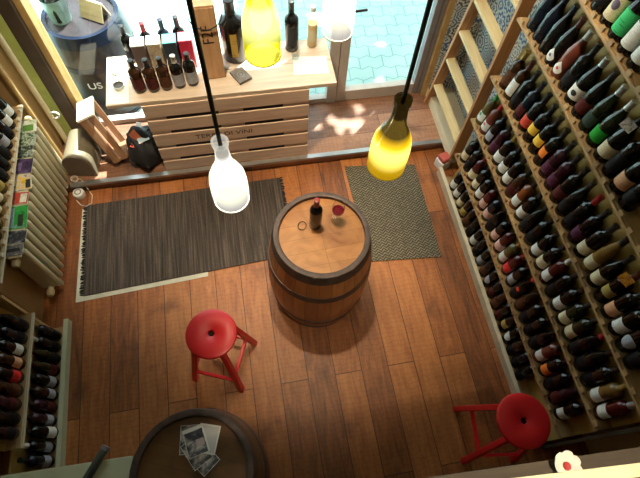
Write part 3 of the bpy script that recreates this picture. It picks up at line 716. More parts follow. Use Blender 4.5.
# wine bottle, glass and ring on the first barrel
TOP1 = .95 - .026
bo = bottle(TR(.338, 1.428, TOP1, 0, 0, R(100)), 'bordeaux', 'black', 'red', None, 'rect', 'dark wine bottle with red capsule standing on the oak barrel table', emblem=None)
gt = thing('wine_glass', 'stemmed wine glass with a little red wine on the barrel table', 'wine glass', (.474, 1.44, TOP1))
bm = B(); lathe(bm, [(0, .002), (.034, .001), (.034, .003), (.006, .008), (.0035, .02), (.0035, .085), (.012, .094), (.034, .115), (.040, .14), (.038, .17), (.031, .205), (.030, .205), (.037, .17), (.039, .14), (.033, .116), (.010, .096), (0, .093)], 24)
obj('bowl', bm, M['tumbler'], gt, 50)
bm = B(); lathe(bm, [(0, .0945), (.010, .0965), (.0325, .1165), (.0365, .130), (0, .130)], 24)
obj('wine', bm, plain('red_wine', (.16, .008, .02), .1), gt, 50)
bm = B(); tube(bm, [(.024 * math.cos(a), .030 * math.sin(a), .004 + .003 * math.sin(3 * a)) for a in [2 * PI * k / 24 for k in range(24)]], .0035, 6, True)
o = obj('bottle_collar', bm, plain('brown_ring', (.10, .055, .02), .5), None, 60); o.location = (.258, 1.437, TOP1); o.rotation_euler = (0, 0, -.4)
tag(o, 'thin brown ring lying on the barrel table beside the wine bottle', 'ring')

# leaflets fanned on the second barrel
pics = [picture_mat('grey_photo_print', [(.02, .02, .025), (.12, .12, .13), (.42, .38, .36), (.62, .58, .54)], 26), picture_mat('dark_photo_print', [(.015, .015, .02), (.05, .045, .06), (.32, .3, .3)], 20)]
M['text_print'] = label_mat('text_print', (.62, .58, .56), (.25, .22, .22), True, .5)
lv = [(-.452, .318, 12, 0, 'white leaflet with dark photograph, topmost of the fan on the dark barrel'), (-.395, .318, -18, 1, 'pale text leaflet at the right side of the fan on dark barrel'),
      (-.452, .268, 28, 0, 'grey photo leaflet below the topmost one on the dark barrel'), (-.425, .236, 38, 1, 'grey photo leaflet lowest in the fan on the dark barrel'), (-.478, .330, -6, 0, 'photo leaflet at the far left corner of the barrel fan')]
for i, (x, y, a, kind, label) in enumerate(reversed(lv)):
    z = .95 - .026 + .0008 + i * .0022
    t = thing('leaflet', label, 'leaflet', (x, y, z), R(a), 'leaflets on the dark barrel')
    obj('sheet', bx(-.052, .052, -.068, .068, 0, .0016), M['paper'], t)
    if label.startswith('pale text'): obj('print', bx(-.045, .045, -.060, .060, .0016, .002), M['text_print'], t)
    elif label.startswith('white leaflet'):
        obj('photograph', bx(-.050, .044, -.066, .050, .0016, .002), pics[0], t)
        obj('dark_picture', bx(-.046, .042, .006, .048, .002, .0023), pics[1], t)
        obj('text_box', bx(.000, .038, -.030, .004, .002, .0024), plain('pink_print', (.5, .36, .36), .5), t)
    else: obj('photograph', bx(-.050, .050, -.066, .066, .0016, .002), pics[0], t)

# ------------------------------------------------------------------ stools
def stool(label, loc, rz):
    t = thing('stool', label, 'stool', loc, rz, 'red stools')
    h = .69; rs = .153
    bm = B(); lathe(bm, [(.020, h - .028), (rs - .012, h - .032), (rs - .002, h - .026), (rs, h - .016), (rs - .003, h - .005), (rs - .012, h), (.024, h), (.019, h - .004)], 48, closed=True)
    seat = obj('seat', bm, M['red'], t, 40)
    bm = B(); lathe(bm, [(.0, h - .05), (.030, h - .05), (.030, h - .030), (0, h - .030)], 24); obj('hole_shade', bm, M['hole'], t, 40)  # dark disc below the finger hole, painting the shade inside it
    tops, feet = [], []
    for sx in (-1, 1):
        for sy in (-1, 1):
            a = Vector((sx * .082, sy * .082, h - .034)); f = Vector((sx * .168, sy * .168, 0))
            tops.append(a); feet.append(f)
            bm = B(); w1, w2 = .017, .019
            va = [bm.verts.new(a + Vector((i * w1, j * w1, 0))) for i, j in ((-1, -1), (1, -1), (1, 1), (-1, 1))]
            vf = [bm.verts.new(f + Vector((i * w2, j * w2, 0))) for i, j in ((-1, -1), (1, -1), (1, 1), (-1, 1))]
            bm.faces.new(va); bm.faces.new(vf[::-1])
            for q in range(4): bm.faces.new((va[q], va[(q + 1) % 4], vf[(q + 1) % 4], vf[q]))
            obj('leg', bm, M['red'], t, None, None, .004)
    def at(i, z): k = (h - .034 - z) / (h - .034); return tops[i].lerp(feet[i], k)
    for (i, j, z) in ((0, 1, .24), (2, 3, .24), (0, 2, .17), (1, 3, .17)):
        bm = B(); p, q = at(i, z), at(j, z); d_ = (q - p).normalized(); n_ = d_.cross(Vector((0, 0, 1)))
        vs = []
        for e in (p, q):
            vs.append([bm.verts.new(e + n_ * a * .010 + Vector((0, 0, b__ * .016))) for a, b__ in ((-1, -1), (1, -1), (1, 1), (-1, 1))])
        bm.faces.new(vs[0]); bm.faces.new(vs[1][::-1])
        for k in range(4): bm.faces.new((vs[0][k], vs[0][(k + 1) % 4], vs[1][(k + 1) % 4], vs[1][k]))
        obj('stretcher', bm, M['red'], t, None, None, .002)
    # apron ring under the seat
    bm = B(); 
    for (i, j) in ((0, 1), (2, 3), (0, 2), (1, 3)):
        p, q = at(i, h - .065), at(j, h - .065); d_ = (q - p).normalized(); n_ = d_.cross(Vector((0, 0, 1)))
        vs = [[bm.verts.new(e + n_ * a * .009 + Vector((0, 0, b__ * .026))) for a, b__ in ((-1, -1), (1, -1), (1, 1), (-1, 1))] for e in (p, q)]
        bm.faces.new(vs[0]); bm.faces.new(vs[1][::-1])
        for k in range(4): bm.faces.new((vs[0][k], vs[0][(k + 1) % 4], vs[1][(k + 1) % 4], vs[1][k]))
    obj('apron', bm, M['red'], t)
    return t
stool('round red wooden stool standing in the open floor left of the barrel', (-.368, .930, 0), R(-22))
stool('round red wooden stool in the dark corner beside the right rack', (1.32, .142, 0), R(-8))

# ------------------------------------------------------------------ rugs
def flat(poly, z0, z1):
    bm = B(); prism(bm, poly, z0, z1); return bm
un = obj('rug_underlay', flat([(-1.425, 1.545), (-.44, 1.605), (-.44, 2.3), (-1.405, 2.36)], .001, .004), M['underlay'])
tag(un, 'white underlay sheet sticking out under the dark rag rug', 'underlay')
rg = thing('rag_rug', 'long dark brown rag rug with fringed ends on the floor', 'rug', (-.57, 2.0, .0045))
rp = [(-1.365 + .57, 1.585 - 2.0), (.225 + .57, 1.683 - 2.0), (.225 + .57, 2.425 - 2.0), (-1.365 + .57, 2.385 - 2.0)]
bm = B(); ng = 24; gv = []
for j in range(9):
    row = []
    for i in range(ng + 1):
        u, v = i / ng, j / 8
        x = rp[0][0] + (rp[1][0] - rp[0][0]) * u; y = (rp[0][1] + (rp[1][1] - rp[0][1]) * u) * (1 - v) + (rp[3][1] + (rp[2][1] - rp[3][1]) * u) * v
        row.append(bm.verts.new((x, y, .009 + .002 * math.sin(x * 9) * math.sin(y * 7))))
    gv.append(row)
for j in range(8):
    for i in range(ng): bm.faces.new((gv[j][i], gv[j][i + 1], gv[j + 1][i + 1], gv[j + 1][i]))
ret = bmesh.ops.extrude_face_region(bm, geom=bm.faces[:])
for v in [e for e in ret['geom'] if isinstance(e, bmesh.types.BMVert)]: v.co.z = 0.
obj('rug_weave', bm, M['rug'], rg, 60)
for xe, sg, (ya, yb) in ((-1.365 + .57, -1, (1.585 - 2.0, 2.385 - 2.0)), (.225 + .57, 1, (1.683 - 2, 2.425 - 2))):
    bm = B(); rr = random.Random(5)
    for q in range(58):
        y = ya + (yb - ya) * (q + .5) / 58
        l_ = rr.uniform(.022, .034); dy = rr.uniform(-.012, .012)
        tube(bm, [(xe, y, .005), (xe + sg * l_ * .5, y + dy * .4, .007), (xe + sg * l_, y + dy, .0045)], [.0062, .006, .005], 6)
    obj('fringe', bm, M['fringe'], rg)
mt = obj('door_mat', flat([(-.29, -.44), (.30, -.49), (.315, .42), (-.305, .49)], 0, .010), M['mat'])
mt.location = (1.115, 1.97, .001); tag(mt, 'grey zigzag woven mat on the floor in front of the door', 'mat')

# ------------------------------------------------------------------ window display: crate, tabletop and what stands on it
cr = thing('display_crate', 'pale wooden slatted crate with stamped lettering under the window tabletop', 'crate', (-.1, 2.8, .1))
zb = [(.0, .120), (.158, .280), (.318, .450), (.488, .608), (.646, .766)]
for z0, z1 in zb:
    bm = B(); box(bm, -.60, .595, -.225, -.213, z0, z1); obj('board', bm, M['crate'], cr, None, None, .003)
for x0, x1 in ((-.58, -.46), (-.08, .10), (.40, .575)):
    bm = B(); box(bm, x0, x1, -.2125, -.2065, .002, .764); obj('batten', bm, M['crate'], cr)
for x0, x1 in ((-.60, -.58), (.575, .595)):
    bm = B(); box(bm, x0, x1, -.205, .2, 0, .765); obj('end_panel', bm, M['crate'], cr)
bm = B(); box(bm, -.58, .575, -.206, -.196, .002, .765); box(bm, -.58, .575, -.196, .2, .002, .012); obj('inside', bm, M['gap_shade'], cr)  # dark sheet behind the boards stands in for shade in the gaps
M['stamp'] = plain('burnt_lettering', (.05, .025, .015), .8)
text_mesh('lettering', 'TERRE DI VINI', .062, M['stamp'], cr, Matrix.Translation((-.07, -.2256, .384)) @ Matrix.Rotation(R(90), 4, 'X'), .0006, 1.15)
tt = thing('tabletop', 'pale wooden tabletop lying on the display crate by the window', 'tabletop', (-.11, 2.82, .868))
bm = B(); box(bm, -.82, .81, -.235, .0, 0, .032); obj('plank', bm, M['tabletop'], tt, None, None, .003)
bm = B(); box(bm, -.82, .81, .003, .235, 0, .032); obj('plank', bm, M['tabletop'], tt, None, None, .003)
ZT = .9005
ps = obj('paper_sheet', flat([(-.925, 2.595), (-.775, 2.590), (-.78, 2.99), (-.925, 3.0)], ZT, ZT + .002), M['paper']); tag(ps, 'white paper sheet on the left end of the tabletop', 'paper')
ps = obj('paper_sheet', flat([(.40, 2.70), (.66, 2.68), (.67, 2.86), (.42, 2.88)], ZT, ZT + .0015), M['paper']); tag(ps, 'white printed sheet on the right end of the tabletop', 'paper')
# candle tins
t = thing('candle_tin', 'round candle tin with white wax on the paper sheet', 'candle', (-.850, 2.895, ZT + .002))
bm = B(); lathe(bm, [(0, 0), (.037, 0), (.037, .03), (.035, .03), (.035, .02), (0, .02)], 28); obj('tin', bm, M['tin'], t, 40)
bm = B(); lathe(bm, [(0, .021), (.034, .021), (.034, .034), (.024, .042), (0, .043)], 28); obj('wax', bm, M['wax'], t, 60)
t = thing('candle_tin', 'open dark round tin nearest the front corner of the paper sheet', 'tin', (-.838, 2.745, ZT + .002))
bm = B(); lathe(bm, [(0, 0), (.037, 0), (.037, .025), (.034, .025), (.033, .008), (0, .008)], 28); obj('tin', bm, M['tin'], t, 40)
bm = B(); lathe(bm, [(0, .009), (.032, .009), (.032, .014), (0, .014)], 28); obj('filling', bm, M['tin_dark'], t, 40)
# five bottles in front
F5 = [(-.690, 2.705, 'brown', 'dark red', 'black'), (-.597, 2.70, 'brown', 'dark red', 'black'), (-.507, 2.705, 'brown', 'brown', 'black'), (-.415, 2.712, 'black', 'grey', 'white'), (-.325, 2.722, 'black', 'grey', 'black')]
FN = ['leftmost dark bottle of the front row on tabletop, dark red label', 'second from left in front row of tabletop bottles, dark red label', 'middle bottle of the front row on tabletop, brown label', 'fourth bottle of the tabletop front row, grey label and white capsule', 'rightmost front-row tabletop bottle, grey label, next to the red box']
for (x, y, g_, la, fo), n_ in zip(F5, FN):
    bottle(TR(x, y, ZT, 0, 0, R(90 + random.uniform(-12, 12))), 'bordeaux', g_, fo, la, 'tall', n_, 'front row of bottles on the tabletop', scale=(1.12, .9))
# four gift boxes, four bottles behind
def gift(x, y, h, mats, label):
    t = thing('gift_box', label, 'box', (x, y, ZT), 0, 'gift boxes on the tabletop')
    obj('carton', bx(-.045, .045, -.045, .045, 0, h), mats[0], t, None, None, .002)
    obj('lid', bx(-.0465, .0465, -.0465, .0465, h - .001, h + .006), mats[1], t, None, None, .002)
gm = lambda n, c: plain('carton_' + n, c, .5, var=.08)
gift(-.650, 2.905, .235, (gm('brown', (.13, .085, .075)), gm('pale_lid', (.50, .52, .48))), 'brown gift box with pale lid, leftmost of the four boxes')
gift(-.545, 2.910, .235, (picture_mat('beige_carton', [(.28, .2, .13), (.48, .38, .26), (.55, .45, .33)], 30, .6), gm('cream_lid', (.62, .6, .5))), 'beige printed gift box with cream lid, second of the four')
gift(-.437, 2.910, .235, (gm('navy', (.035, .05, .07)), gm('teal_lid', (.08, .38, .38))), 'dark navy gift box with teal lid')
gift(-.330, 2.910, .240, (gm('red', (.55, .02, .06)), gm('rose_lid', (.72, .12, .16))), 'bright red gift box on the tabletop')
for x, g_, fo, z_, n_ in ((-.740, 'black', 'black', 1.0, 'tall black bottle behind the brown gift box at the left'), (-.603, 'black', 'red', 1.03, 'bottle with red capsule behind the beige gift box'), (-.477, 'blue', 'navy', 1.08, 'bottle with dark teal capsule behind the navy gift box'), (-.372, 'black', 'black', 1.12, 'bottle with black capsule behind the red gift box')):
    bottle(TR(x, 3.005, ZT, 0, 0, R(90)), 'bordeaux', g_, fo, 'black', 'rect', n_, 'bottles behind the gift boxes', scale=z_)
# F2F box with a cord handle
t = thing('wooden_box', 'tall upright wooden wine box lettered F2F with a cord loop', 'box', (-.158, 2.80, ZT), R(2))
obj('case', bx(-.066, .066, -.06, .06, 0, .60), M['f2fbox'], t, None, None, .003)
obj('sliding_lid', bx(-.055, .055, -.064, -.06, .01, .585), M['f2fbox'], t, None, None, .002)
text_mesh('lettering', 'F2F', .105, M['emb_black'], t, Matrix.Translation((-.004, -.0645, .385)) @ Matrix.Rotation(R(90), 4, 'X') @ Matrix.Rotation(R(90), 4, 'Z'), .0006)
bm = B(); tube(bm, [(.105 * math.cos(a) + .0, -.086 - .006 * math.sin(a), .56 + .12 * math.sin(a)) for a in [PI * 1.02 + PI * .96 * k / 20 for k in range(21)]], .004, 6)
obj('cord_loop', bm, M['cord'], t, 60)
# magnum with gold strip, second black bottle, amber bottle
def big_bottle(x, y, sc, glass, name, label, strip=None, hz=1.):
    t = add(name, None) if False else add(name, bottle_mesh('bordeaux', glass)); t.matrix_world = TR(x, y, ZT) @ Matrix.Diagonal((sc, sc, hz, 1))
    tag(t, label, 'bottle'); add('capsule', capsule_mesh('bordeaux', 'black'), t)
    if strip:
        bm = B(); patch(bm, .0388, .105, strip[1], .062, 'rect', -PI / 2); l_ = obj('label', bm, strip[0], t, 60); l_['label'] = strip[2]
    return t
big_bottle(.0, 2.945, 2.35, 'black', 'magnum_bottle', 'very large black wine bottle with narrow gold strip label', (label_mat('gold_strip', (.46, .30, .06), (.08, .05, .02), True, .6), .26, 'gold strip label'), 1.62)
big_bottle(.425, 2.975, 1.38, 'black', 'magnum_bottle', 'plain black magnum bottle standing behind the tumbler', (label_mat('black_strip', (.03, .03, .032), (.08, .08, .08)), .7, 'black label'), 1.36)
t = thing('spirit_bottle', 'clear bottle of pale amber spirit at right end of tabletop', 'bottle', (.582, 2.99, ZT))
bm = B(); lathe(bm, [(0, .004), (.036, 0), (.040, .006), (.040, .215), (.034, .235), (.018, .25), (.016, .30), (0, .30)], 28); obj('flask', bm, M['tumbler'], t, 40)
bm = B(); lathe(bm, [(0, .008), (.037, .008), (.037, .20), (0, .20)], 28); obj('spirit', bm, plain('amber_spirit', (.70, .48, .22), .3, var=.05), t, 40)
bm = B(); lathe(bm, [(.0, .30), (.02, .30), (.02, .335), (0, .337)], 20); obj('stopper', bm, M['white'], t, 40)
bm = B(); patch(bm, .0415, .11, .9, .05, 'rect', -PI / 2); obj('label', bm, LA['cream'], t, 60)
# tumblers
for x, y, n_ in ((.437, 2.865, 'small clear tumbler in front of the black magnum bottle'),):
    t = thing('tumbler', n_, 'glass', (x, y, ZT))
    bm = B(); lathe(bm, [(0, 0), (.027, 0), (.032, .07), (.030, .07), (.025, .006), (0, .006)], 24); obj('cup', bm, M['tumbler'], t, 40)
    bm = B(); lathe(bm, [(0, 0.0065), (.0245, .0065), (.0255, .02), (0, .02)], 24); obj('water', bm, M['tumbler'], t, 40)
# slate tile
t = thing('slate_tile', 'small dark square slab with pale round emblem on tabletop', 'tile', (.018, 2.735, ZT), R(28))
obj('slab', bx(-.052, .052, -.068, .068, 0, .022), M['slate'], t, None, None, .003)
bm = B(); lathe(bm, [(.028, .0222), (.028, .0236), (.021, .0236), (.021, .0222)], 24, closed=True); box(bm, -.010, .010, -.012, .012, .0222, .0236)
obj('emblem', bm, M['tin'], t)

# ------------------------------------------------------------------ left corner of the platform
# tilted slatted crate
A = Vector((-1.20, 2.90, .56)); Bv = Vector((-1.06, 2.79, .112))
zx = (A - Bv).normalized(); side = Vector((.22, -.97, 0)).normalized(); yv = (side - zx * side.dot(zx)).normalized(); nz = zx.cross(yv).normalized()
if nz.x < 0 : nz = -nz
Tc = Matrix((zx, zx.cross(nz) * -1, nz)).transposed().to_4x4()
yv = Vector(Tc.col[1][:3])
Tc.translation = Bv + Vector((0, 0, .03))
ct = thing('fruit_crate', 'small slatted wooden crate leaning on its end beside the window post', 'crate', T=Tc)
Lc = .45
for y0 in (-.125, .115):
    for z0 in (-.06, .012):
        bm = B(); box(bm, 0, Lc, y0, y0 + .01, z0, z0 + .05); obj('side_slat', bm, M['oldcrate'], ct)
for y0 in (-.114, -.035, .044):
    bm = B(); box(bm, 0, Lc, y0, y0 + .07, -.072, -.062); obj('bottom_slat', bm, M['oldcrate'], ct)
bm = B(); box(bm, Lc, Lc + .016, -.135, .135, -.073, .066); obj('end_panel', bm, M['oldcrate_sunlit'], ct)
bm = B(); box(bm, -.001, .013, -.114, .114, -.061, .062); obj('end_panel', bm, M['oldcrate'], ct)
# black tote bag with leaflets
bg = thing('tote_bag', 'slumped black tote bag with handles beside the leaning crate', 'bag', (-.848, 2.765, .1), R(12))
bm = B(); bmesh.ops.create_icosphere(bm, subdivisions=4, radius=1)
for v in bm.verts:
    p = v.co.copy(); 
    z = max(p.z, -.72); k = 1 + .13 * math.sin(5 * p.x + 3 * p.z) * math.cos(4 * p.y + 1.3) + .05 * math.sin(11 * p.y + 7 * p.x)
    v.co = Vector((p.x * .130 * k, p.y * .19 * k, (z + .72) * .155 * (1 + .12 * math.sin(6 * p.x + 5 * p.y))))
    if z <= -.72: v.co.z = 0
obj('bag_body', bm, M['bag'], bg, 70)
for s in (-1, 1):
    bm = B(); tube(bm, [(s * .05, -.07, .17), (s * .09, -.06, .25), (s * .09, .04, .26), (s * .05, .07, .18)], .008, 8); obj('handle', bm, M['bag'], bg, 60)
for i, (x, y, z, c, n_) in enumerate(((-.885, 2.76, .355, (.72, .16, .05), 'orange card sticking out of the black tote bag'), (-.88, 2.69, .33, (.75, .1, .06), 'red card at the front of the black tote bag'), (-.82, 2.72, .355, (.7, .7, .66), 'white card lying on the black tote bag'), (-.865, 2.86, .34, (.62, .58, .55), 'pale folded leaflet between bag and crate'))):
    o = obj('card', bx(-.030, .030, -.045, .045, -.001, .001), plain('card_%d' % i, c, .5)); o.matrix_world = TR(x, y, z, R(18 - 12 * i), R(-24 + 14 * i), R(30 + 40 * i)); tag(o, n_, 'card', 'cards in the tote bag')
# beige bin
bn = thing('storage_bin', 'beige round-topped metal bin on the platform behind the cables', 'bin', (-1.348, 2.76, .1), R(-8))
arc = [(-.115, 0)] + [(.115 * math.cos(a) * -1, .13 + .125 * math.sin(a)) for a in [PI * k / 14 for k in range(15)]] + [(.115, 0)]
bm = B(); prism(bm, arc, -.14, .14, Matrix.Rotation(R(90), 4, 'X')); obj('housing', bm, M['beige'], bn, 40)
bm = B(); prism(bm, [(x * .94, .008 + z * .95) for x, z in arc], .14, .146, Matrix.Rotation(R(90), 4, 'X')); obj('front_face', bm, M['beige_face'], bn, 40)
# cables
ad = thing('power_adapter', 'white plug adapter block on the floor by the radiator', 'adapter', (-1.43, 2.50, .0), R(30))
bm = B(); lathe(bm, [(0, 0), (.045, 0), (.048, .012), (.044, .045), (.03, .052), (0, .053)], 28); obj('housing', bm, M['white'], ad, 40)
bm = B(); lathe(bm, [(.018, .053), (.024, .055), (.028, .053)], 20); obj('socket_ring', bm, M['frame_dark'], ad, 40)
cb = B(); tube(cb, [(-1.392, 2.575, .125), (-1.375, 2.56, .12), (-1.36, 2.535, .06), (-1.33, 2.48, .006), (-1.33, 2.40, .014), (-1.37, 2.375, .014), (-1.42, 2.40, .006), (-1.455, 2.45, .006)], .0045, 8)
tag(obj('cable', cb, M['cable'], None, 60), 'pale cable looping onto the floor near the rag rug corner', 'cable')
cb = B(); tube(cb, [(-1.432 + .027 * math.cos(a * 1.0) , 2.578 + .027 * math.sin(a), .108 + .005 * a / 3) for a in [k * .5 for k in range(36)]], .0045, 6)
tag(obj('cable', cb, M['cable'], None, 60), 'coiled white cable bunch on the platform corner beside the radiator', 'cable')

# heating pipe
hp = thing('heating_pipe', 'cream vertical heating pipe in the window corner', 'pipe', (-1.49, 2.94, .1))
bm = B(); tube(bm, [(0, 0, 0), (0, 0, 4.2)], .021, 14); obj('pipe', bm, M['pipe'], hp, 60)
bm = B(); tube(bm, [(.035 + .034 * math.cos(a), -.01, .40 + .034 * math.sin(a)) for a in [2 * PI * k / 18 for k in range(18)]], .008, 8, True); obj('bracket_ring', bm, M['white'], hp, 60)
bm = B(); lathe(bm, [(.024, .015), (.03, .02), (.03, .05), (.024, .055)], 16); obj('pipe_collar', bm, M['alu'], hp, 60)
hp = thing('heating_pipe', 'brownish vertical pipe against the wall left of the cream pipe', 'pipe', (-1.548, 2.82, .02))
bm = B(); tube(bm, [(0, 0, 0), (0, 0, 4.2)], .018, 14); obj('pipe', bm, M['post_edge'], hp, 60)

# radiator
ra = thing('radiator', 'cream cast-iron column radiator on the left wall', 'radiator', (-1.55, 2.17, .10))
nf = 15; zt = .58
for i in range(nf):
    y = .495 - i * .0715
    bm = B()
    box(bm, -.052, .066, y - .0165, y + .0165, .035, zt - .02)
    for xc in (-.052, .052):
        pts = [(xc, y, .03), (xc, y, zt - .03)]
        tube(bm, [(xc, y, .0), (xc, y, .02), (xc, y, zt - .02), (xc, y, zt)], [.012, .0205, .0205, .014], 12)
    box(bm, -.052, .052, y - .012, y + .012, .01, .06); box(bm, -.052, .052, y - .012, y + .012, zt - .06, zt - .01); box(bm, -.05, -.03, y - .006, y + .006, .06, zt - .06)
    obj('column', bm, M['radiator'], ra, 40)
bm = B(); tube(bm, [(-.0, .54, zt - .04), (0, -.56, zt - .04)], .02, 12); tube(bm, [(0, .54, .035), (0, -.56, .035)], .02, 12); obj('header_pipe', bm, M['radiator'], ra, 40)
for zz in (zt - .04, .035):
    bm = B(); lathe(bm, [(0, 0), (.026, 0), (.026, .03), (.018, .045), (0, .046)], 14, Matrix.Translation((0, -.555, zz)) @ Matrix.Rotation(R(90), 4, 'X')); obj('end_plug', bm, M['pipe'], ra, 40)
bm = B(); tube(bm, [(0, .54, zt - .04), (0, .575, zt - .04)], .014, 10); lathe(bm, [(0, 0), (.024, .0), (.027, .01), (.026, .05), (.018, .06), (0, .06)], 16, Matrix.Translation((0, .572, zt - .04))); obj('valve', bm, M['pipe'], ra, 40)
bm = B(); 
for y in (.45, -.45): box(bm, -.03, .03, y - .015, y + .015, -.10, .005)
obj('foot', bm, M['radiator'], ra)
sh = thing('radiator_shelf', 'narrow shelf board resting on the radiator under the leaflets', 'shelf', (-1.56, 2.16, .682))
obj('board', bx(-.06, .065, -.55, .55, 0, .012), M['radiator'], sh, None, None, .002)
# magazines on the shelf
mg = [(2.66, .11, [(.25, .35, .10), (.62, .66, .55), (.7, .72, .65)], 'white and green magazine nearest the window on radiator shelf', 30), (2.545, .11, [(.02, .04, .02), (.05, .10, .03), (.5, .55, .45), (.03, .05, .02)], 'dark green leafy magazine on the radiator shelf', 40),
      (2.43, .10, [(.012, .018, .014), (.03, .05, .03), (.45, .5, .42)], 'black magazine with white flecks on radiator shelf', 46), (2.31, .12, [(.02, .012, .03), (.05, .03, .08), (.16, .1, .2)], 'purple-black magazine on the radiator shelf', 16), (2.17, .12, [(.015, .015, .02), (.62, .55, .5), (.7, .42, .03), (.6, .62, .6)], 'white leaflet with yellow and black spots on radiator shelf', 26),
      (2.05, .09, [(.45, .05, .03), (.5, .07, .04), (.62, .58, .48)], 'red and white leaflet on the radiator shelf', 12), (1.90, .17, [(.02, .04, .03), (.02, .30, .05), (.04, .34, .06), (.35, .45, .52)], 'green and pale blue booklet on the radiator shelf', 13), (1.755, .09, [(.012, .012, .016), (.05, .05, .06), (.5, .48, .45)], 'dark leaflet beside the booklet on radiator shelf', 18), (1.66, .075, [(.3, .28, .26), (.10, .09, .09), (.6, .58, .55)], 'grey photo leaflet at the near end of radiator shelf', 20)]
PATCH = {6: [(-.062, -.012, -.075, .075, (.30, .42, .46)), (.012, .045, -.070, .02, (.03, .04, .02))], 5: [(.018, .060, -.034, .034, (.66, .64, .52))], 4: [(.005, .035, -.01, .03, (.66, .42, .03)), (.03, .062, -.05, .02, (.02, .02, .02))], 0: [(-.02, .05, -.045, .01, (.10, .22, .04))], 3: [(-.03, .0, -.04, .03, (.16, .10, .2))], 8: [(-.05, .05, -.012, .012, (.03, .03, .03))]}
for i, (y, wd, cols, lab, sc) in enumerate(mg):
    t = thing('magazine', lab, 'magazine', (-1.548 + .006 * math.sin(i * 2.1), y, .6945), R([3, -6, 4, -3, 7, -4, 2, -2, 3][i]), 'magazines on the radiator shelf')
    h_ = wd / 2
    bm = B(); box(bm, -.068, .068, -h_, h_, 0, .006); obj('pages', bm, M['paper'], t)
    bm = B(); box(bm, -.0685, .0685, -h_ - .0005, h_ + .0005, .006, .0072); cv = obj('cover', bm, picture_mat('cover_%d' % i, cols, sc), t)
    for (x0, x1, y0, y1, pc) in PATCH.get(i, ()):
        obj('picture', bx(x0, x1, y0, y1, .0072, .0076), plain('picture_%d' % i, pc, .4, var=.25, scale=40), cv)

# ------------------------------------------------------------------ right: ladder
ld = thing('wooden_ladder', 'light wooden ladder with flat treads upright beside the rack', 'ladder', (1.70, 2.6, .1))
def rail(y0, y1, z1, w_):
    bm = B(); a = [bm.verts.new((x, y0 + dy, 0.1 if y0 < 0 else 0)) for x, dy in ((-.035, -.014), (.055, -.014), (.055, .014), (-.035, .014))]
    b = [bm.verts.new((x, y1 + dy, z1)) for x, dy in ((-.035, -.014), (.055, -.014), (.055, .014), (-.035, .014))]
    bm.faces.new(a[::-1]); bm.faces.new(b)
    for k in range(4): bm.faces.new((a[k], a[(k + 1) % 4], b[(k + 1) % 4], b[k]))
    obj('rail', bm, M['ladder'], ld, None, None, .003)
rail(-.315, -.315, 2.35, .03); rail(.40, .02, 2.35, .03)
for z in (.28, .624, .936, 1.241, 1.55, 1.86, 2.16):
    yl = .40 + (.02 - .40) * z / 2.35
    bm = B(); box(bm, -.03, .05, -.302, yl - .012, z - .012, z + .012); obj('tread', bm, M['tread'], ld, None, None, .003)
t = thing('small_packet', 'small red and white packet on plinth end beside the ladder foot', 'packet', (1.665, 2.345, .0), R(20))
obj('packet_body', bx(-.05, .05, -.05, .05, 0, .10), M['white'], t, None, None, .01)
obj('red_top', bx(-.045, .045, -.045, .045, .1, .15), plain('packet_red', (.45, .08, .06), .5), t, None, None, .015)

# ------------------------------------------------------------------ bottom left cabinet and tube
cabt = thing('low_cabinet', 'low cabinet with pale top in the dark corner by the barrel', 'cabinet', (-1.17, -.15, 0), R(-1.5))
obj('cabinet_body', bx(-.28, .31, -.44, .46, 0, .72), M['counter_dark'], cabt, None, None, .004)
obj('worktop', bx(-.30, .345, -.46, .484, .72, .75), M['counter'], cabt, None, None, .003)
t = thing('metal_tube', 'dark grey metal tube lying across the pale cabinet top', 'tube', (-.935, .385, .775))
bm = B(); tube(bm, [(0, 0, 0), (-.22, -.32, 0)], .021, 16); obj('shaft', bm, M['grey_tube'], t, 60)
bm = B(); tube(bm, [(.003, .005, 0), (-.008, -.012, 0)], .0225, 16); obj('end_cap', bm, M['frame_dark'], t, 60)

# paper flower on the mezzanine edge
fl = thing('paper_flower', 'white paper flower with red centre on the balcony edge', 'flower', (.628, -.052, 2.345), .3)
fl.scale = (.75, .75, .8)
for k in range(7):
    a = 2 * PI * k / 7
    bm = B(); n_ = 5
    pts = [(0, .0), (.018, -.016), (.036, -.020), (.046, -.010), (.048, 0), (.046, .010), (.036, .020), (.018, .016)]
    vs = [bm.verts.new(Matrix.Rotation(a, 3, 'Z') @ Vector((x * .92, y, .006 + .016 * (x / .048) ** 2 + .003 * (k % 2)))) for x, y in pts]
    f_ = bm.faces.new(vs); r_ = bmesh.ops.extrude_face_region(bm, geom=[f_])
    for v in [e for e in r_['geom'] if isinstance(e, bmesh.types.BMVert)]: v.co.z -= .002
    obj('petal', bm, M['paper'], fl)
bm = B(); lathe(bm, [(0, 0), (.011, 0), (.013, .012), (.008, .020), (0, .022)], 16); obj('flower_centre', bm, M['emb_red'], fl, 60)

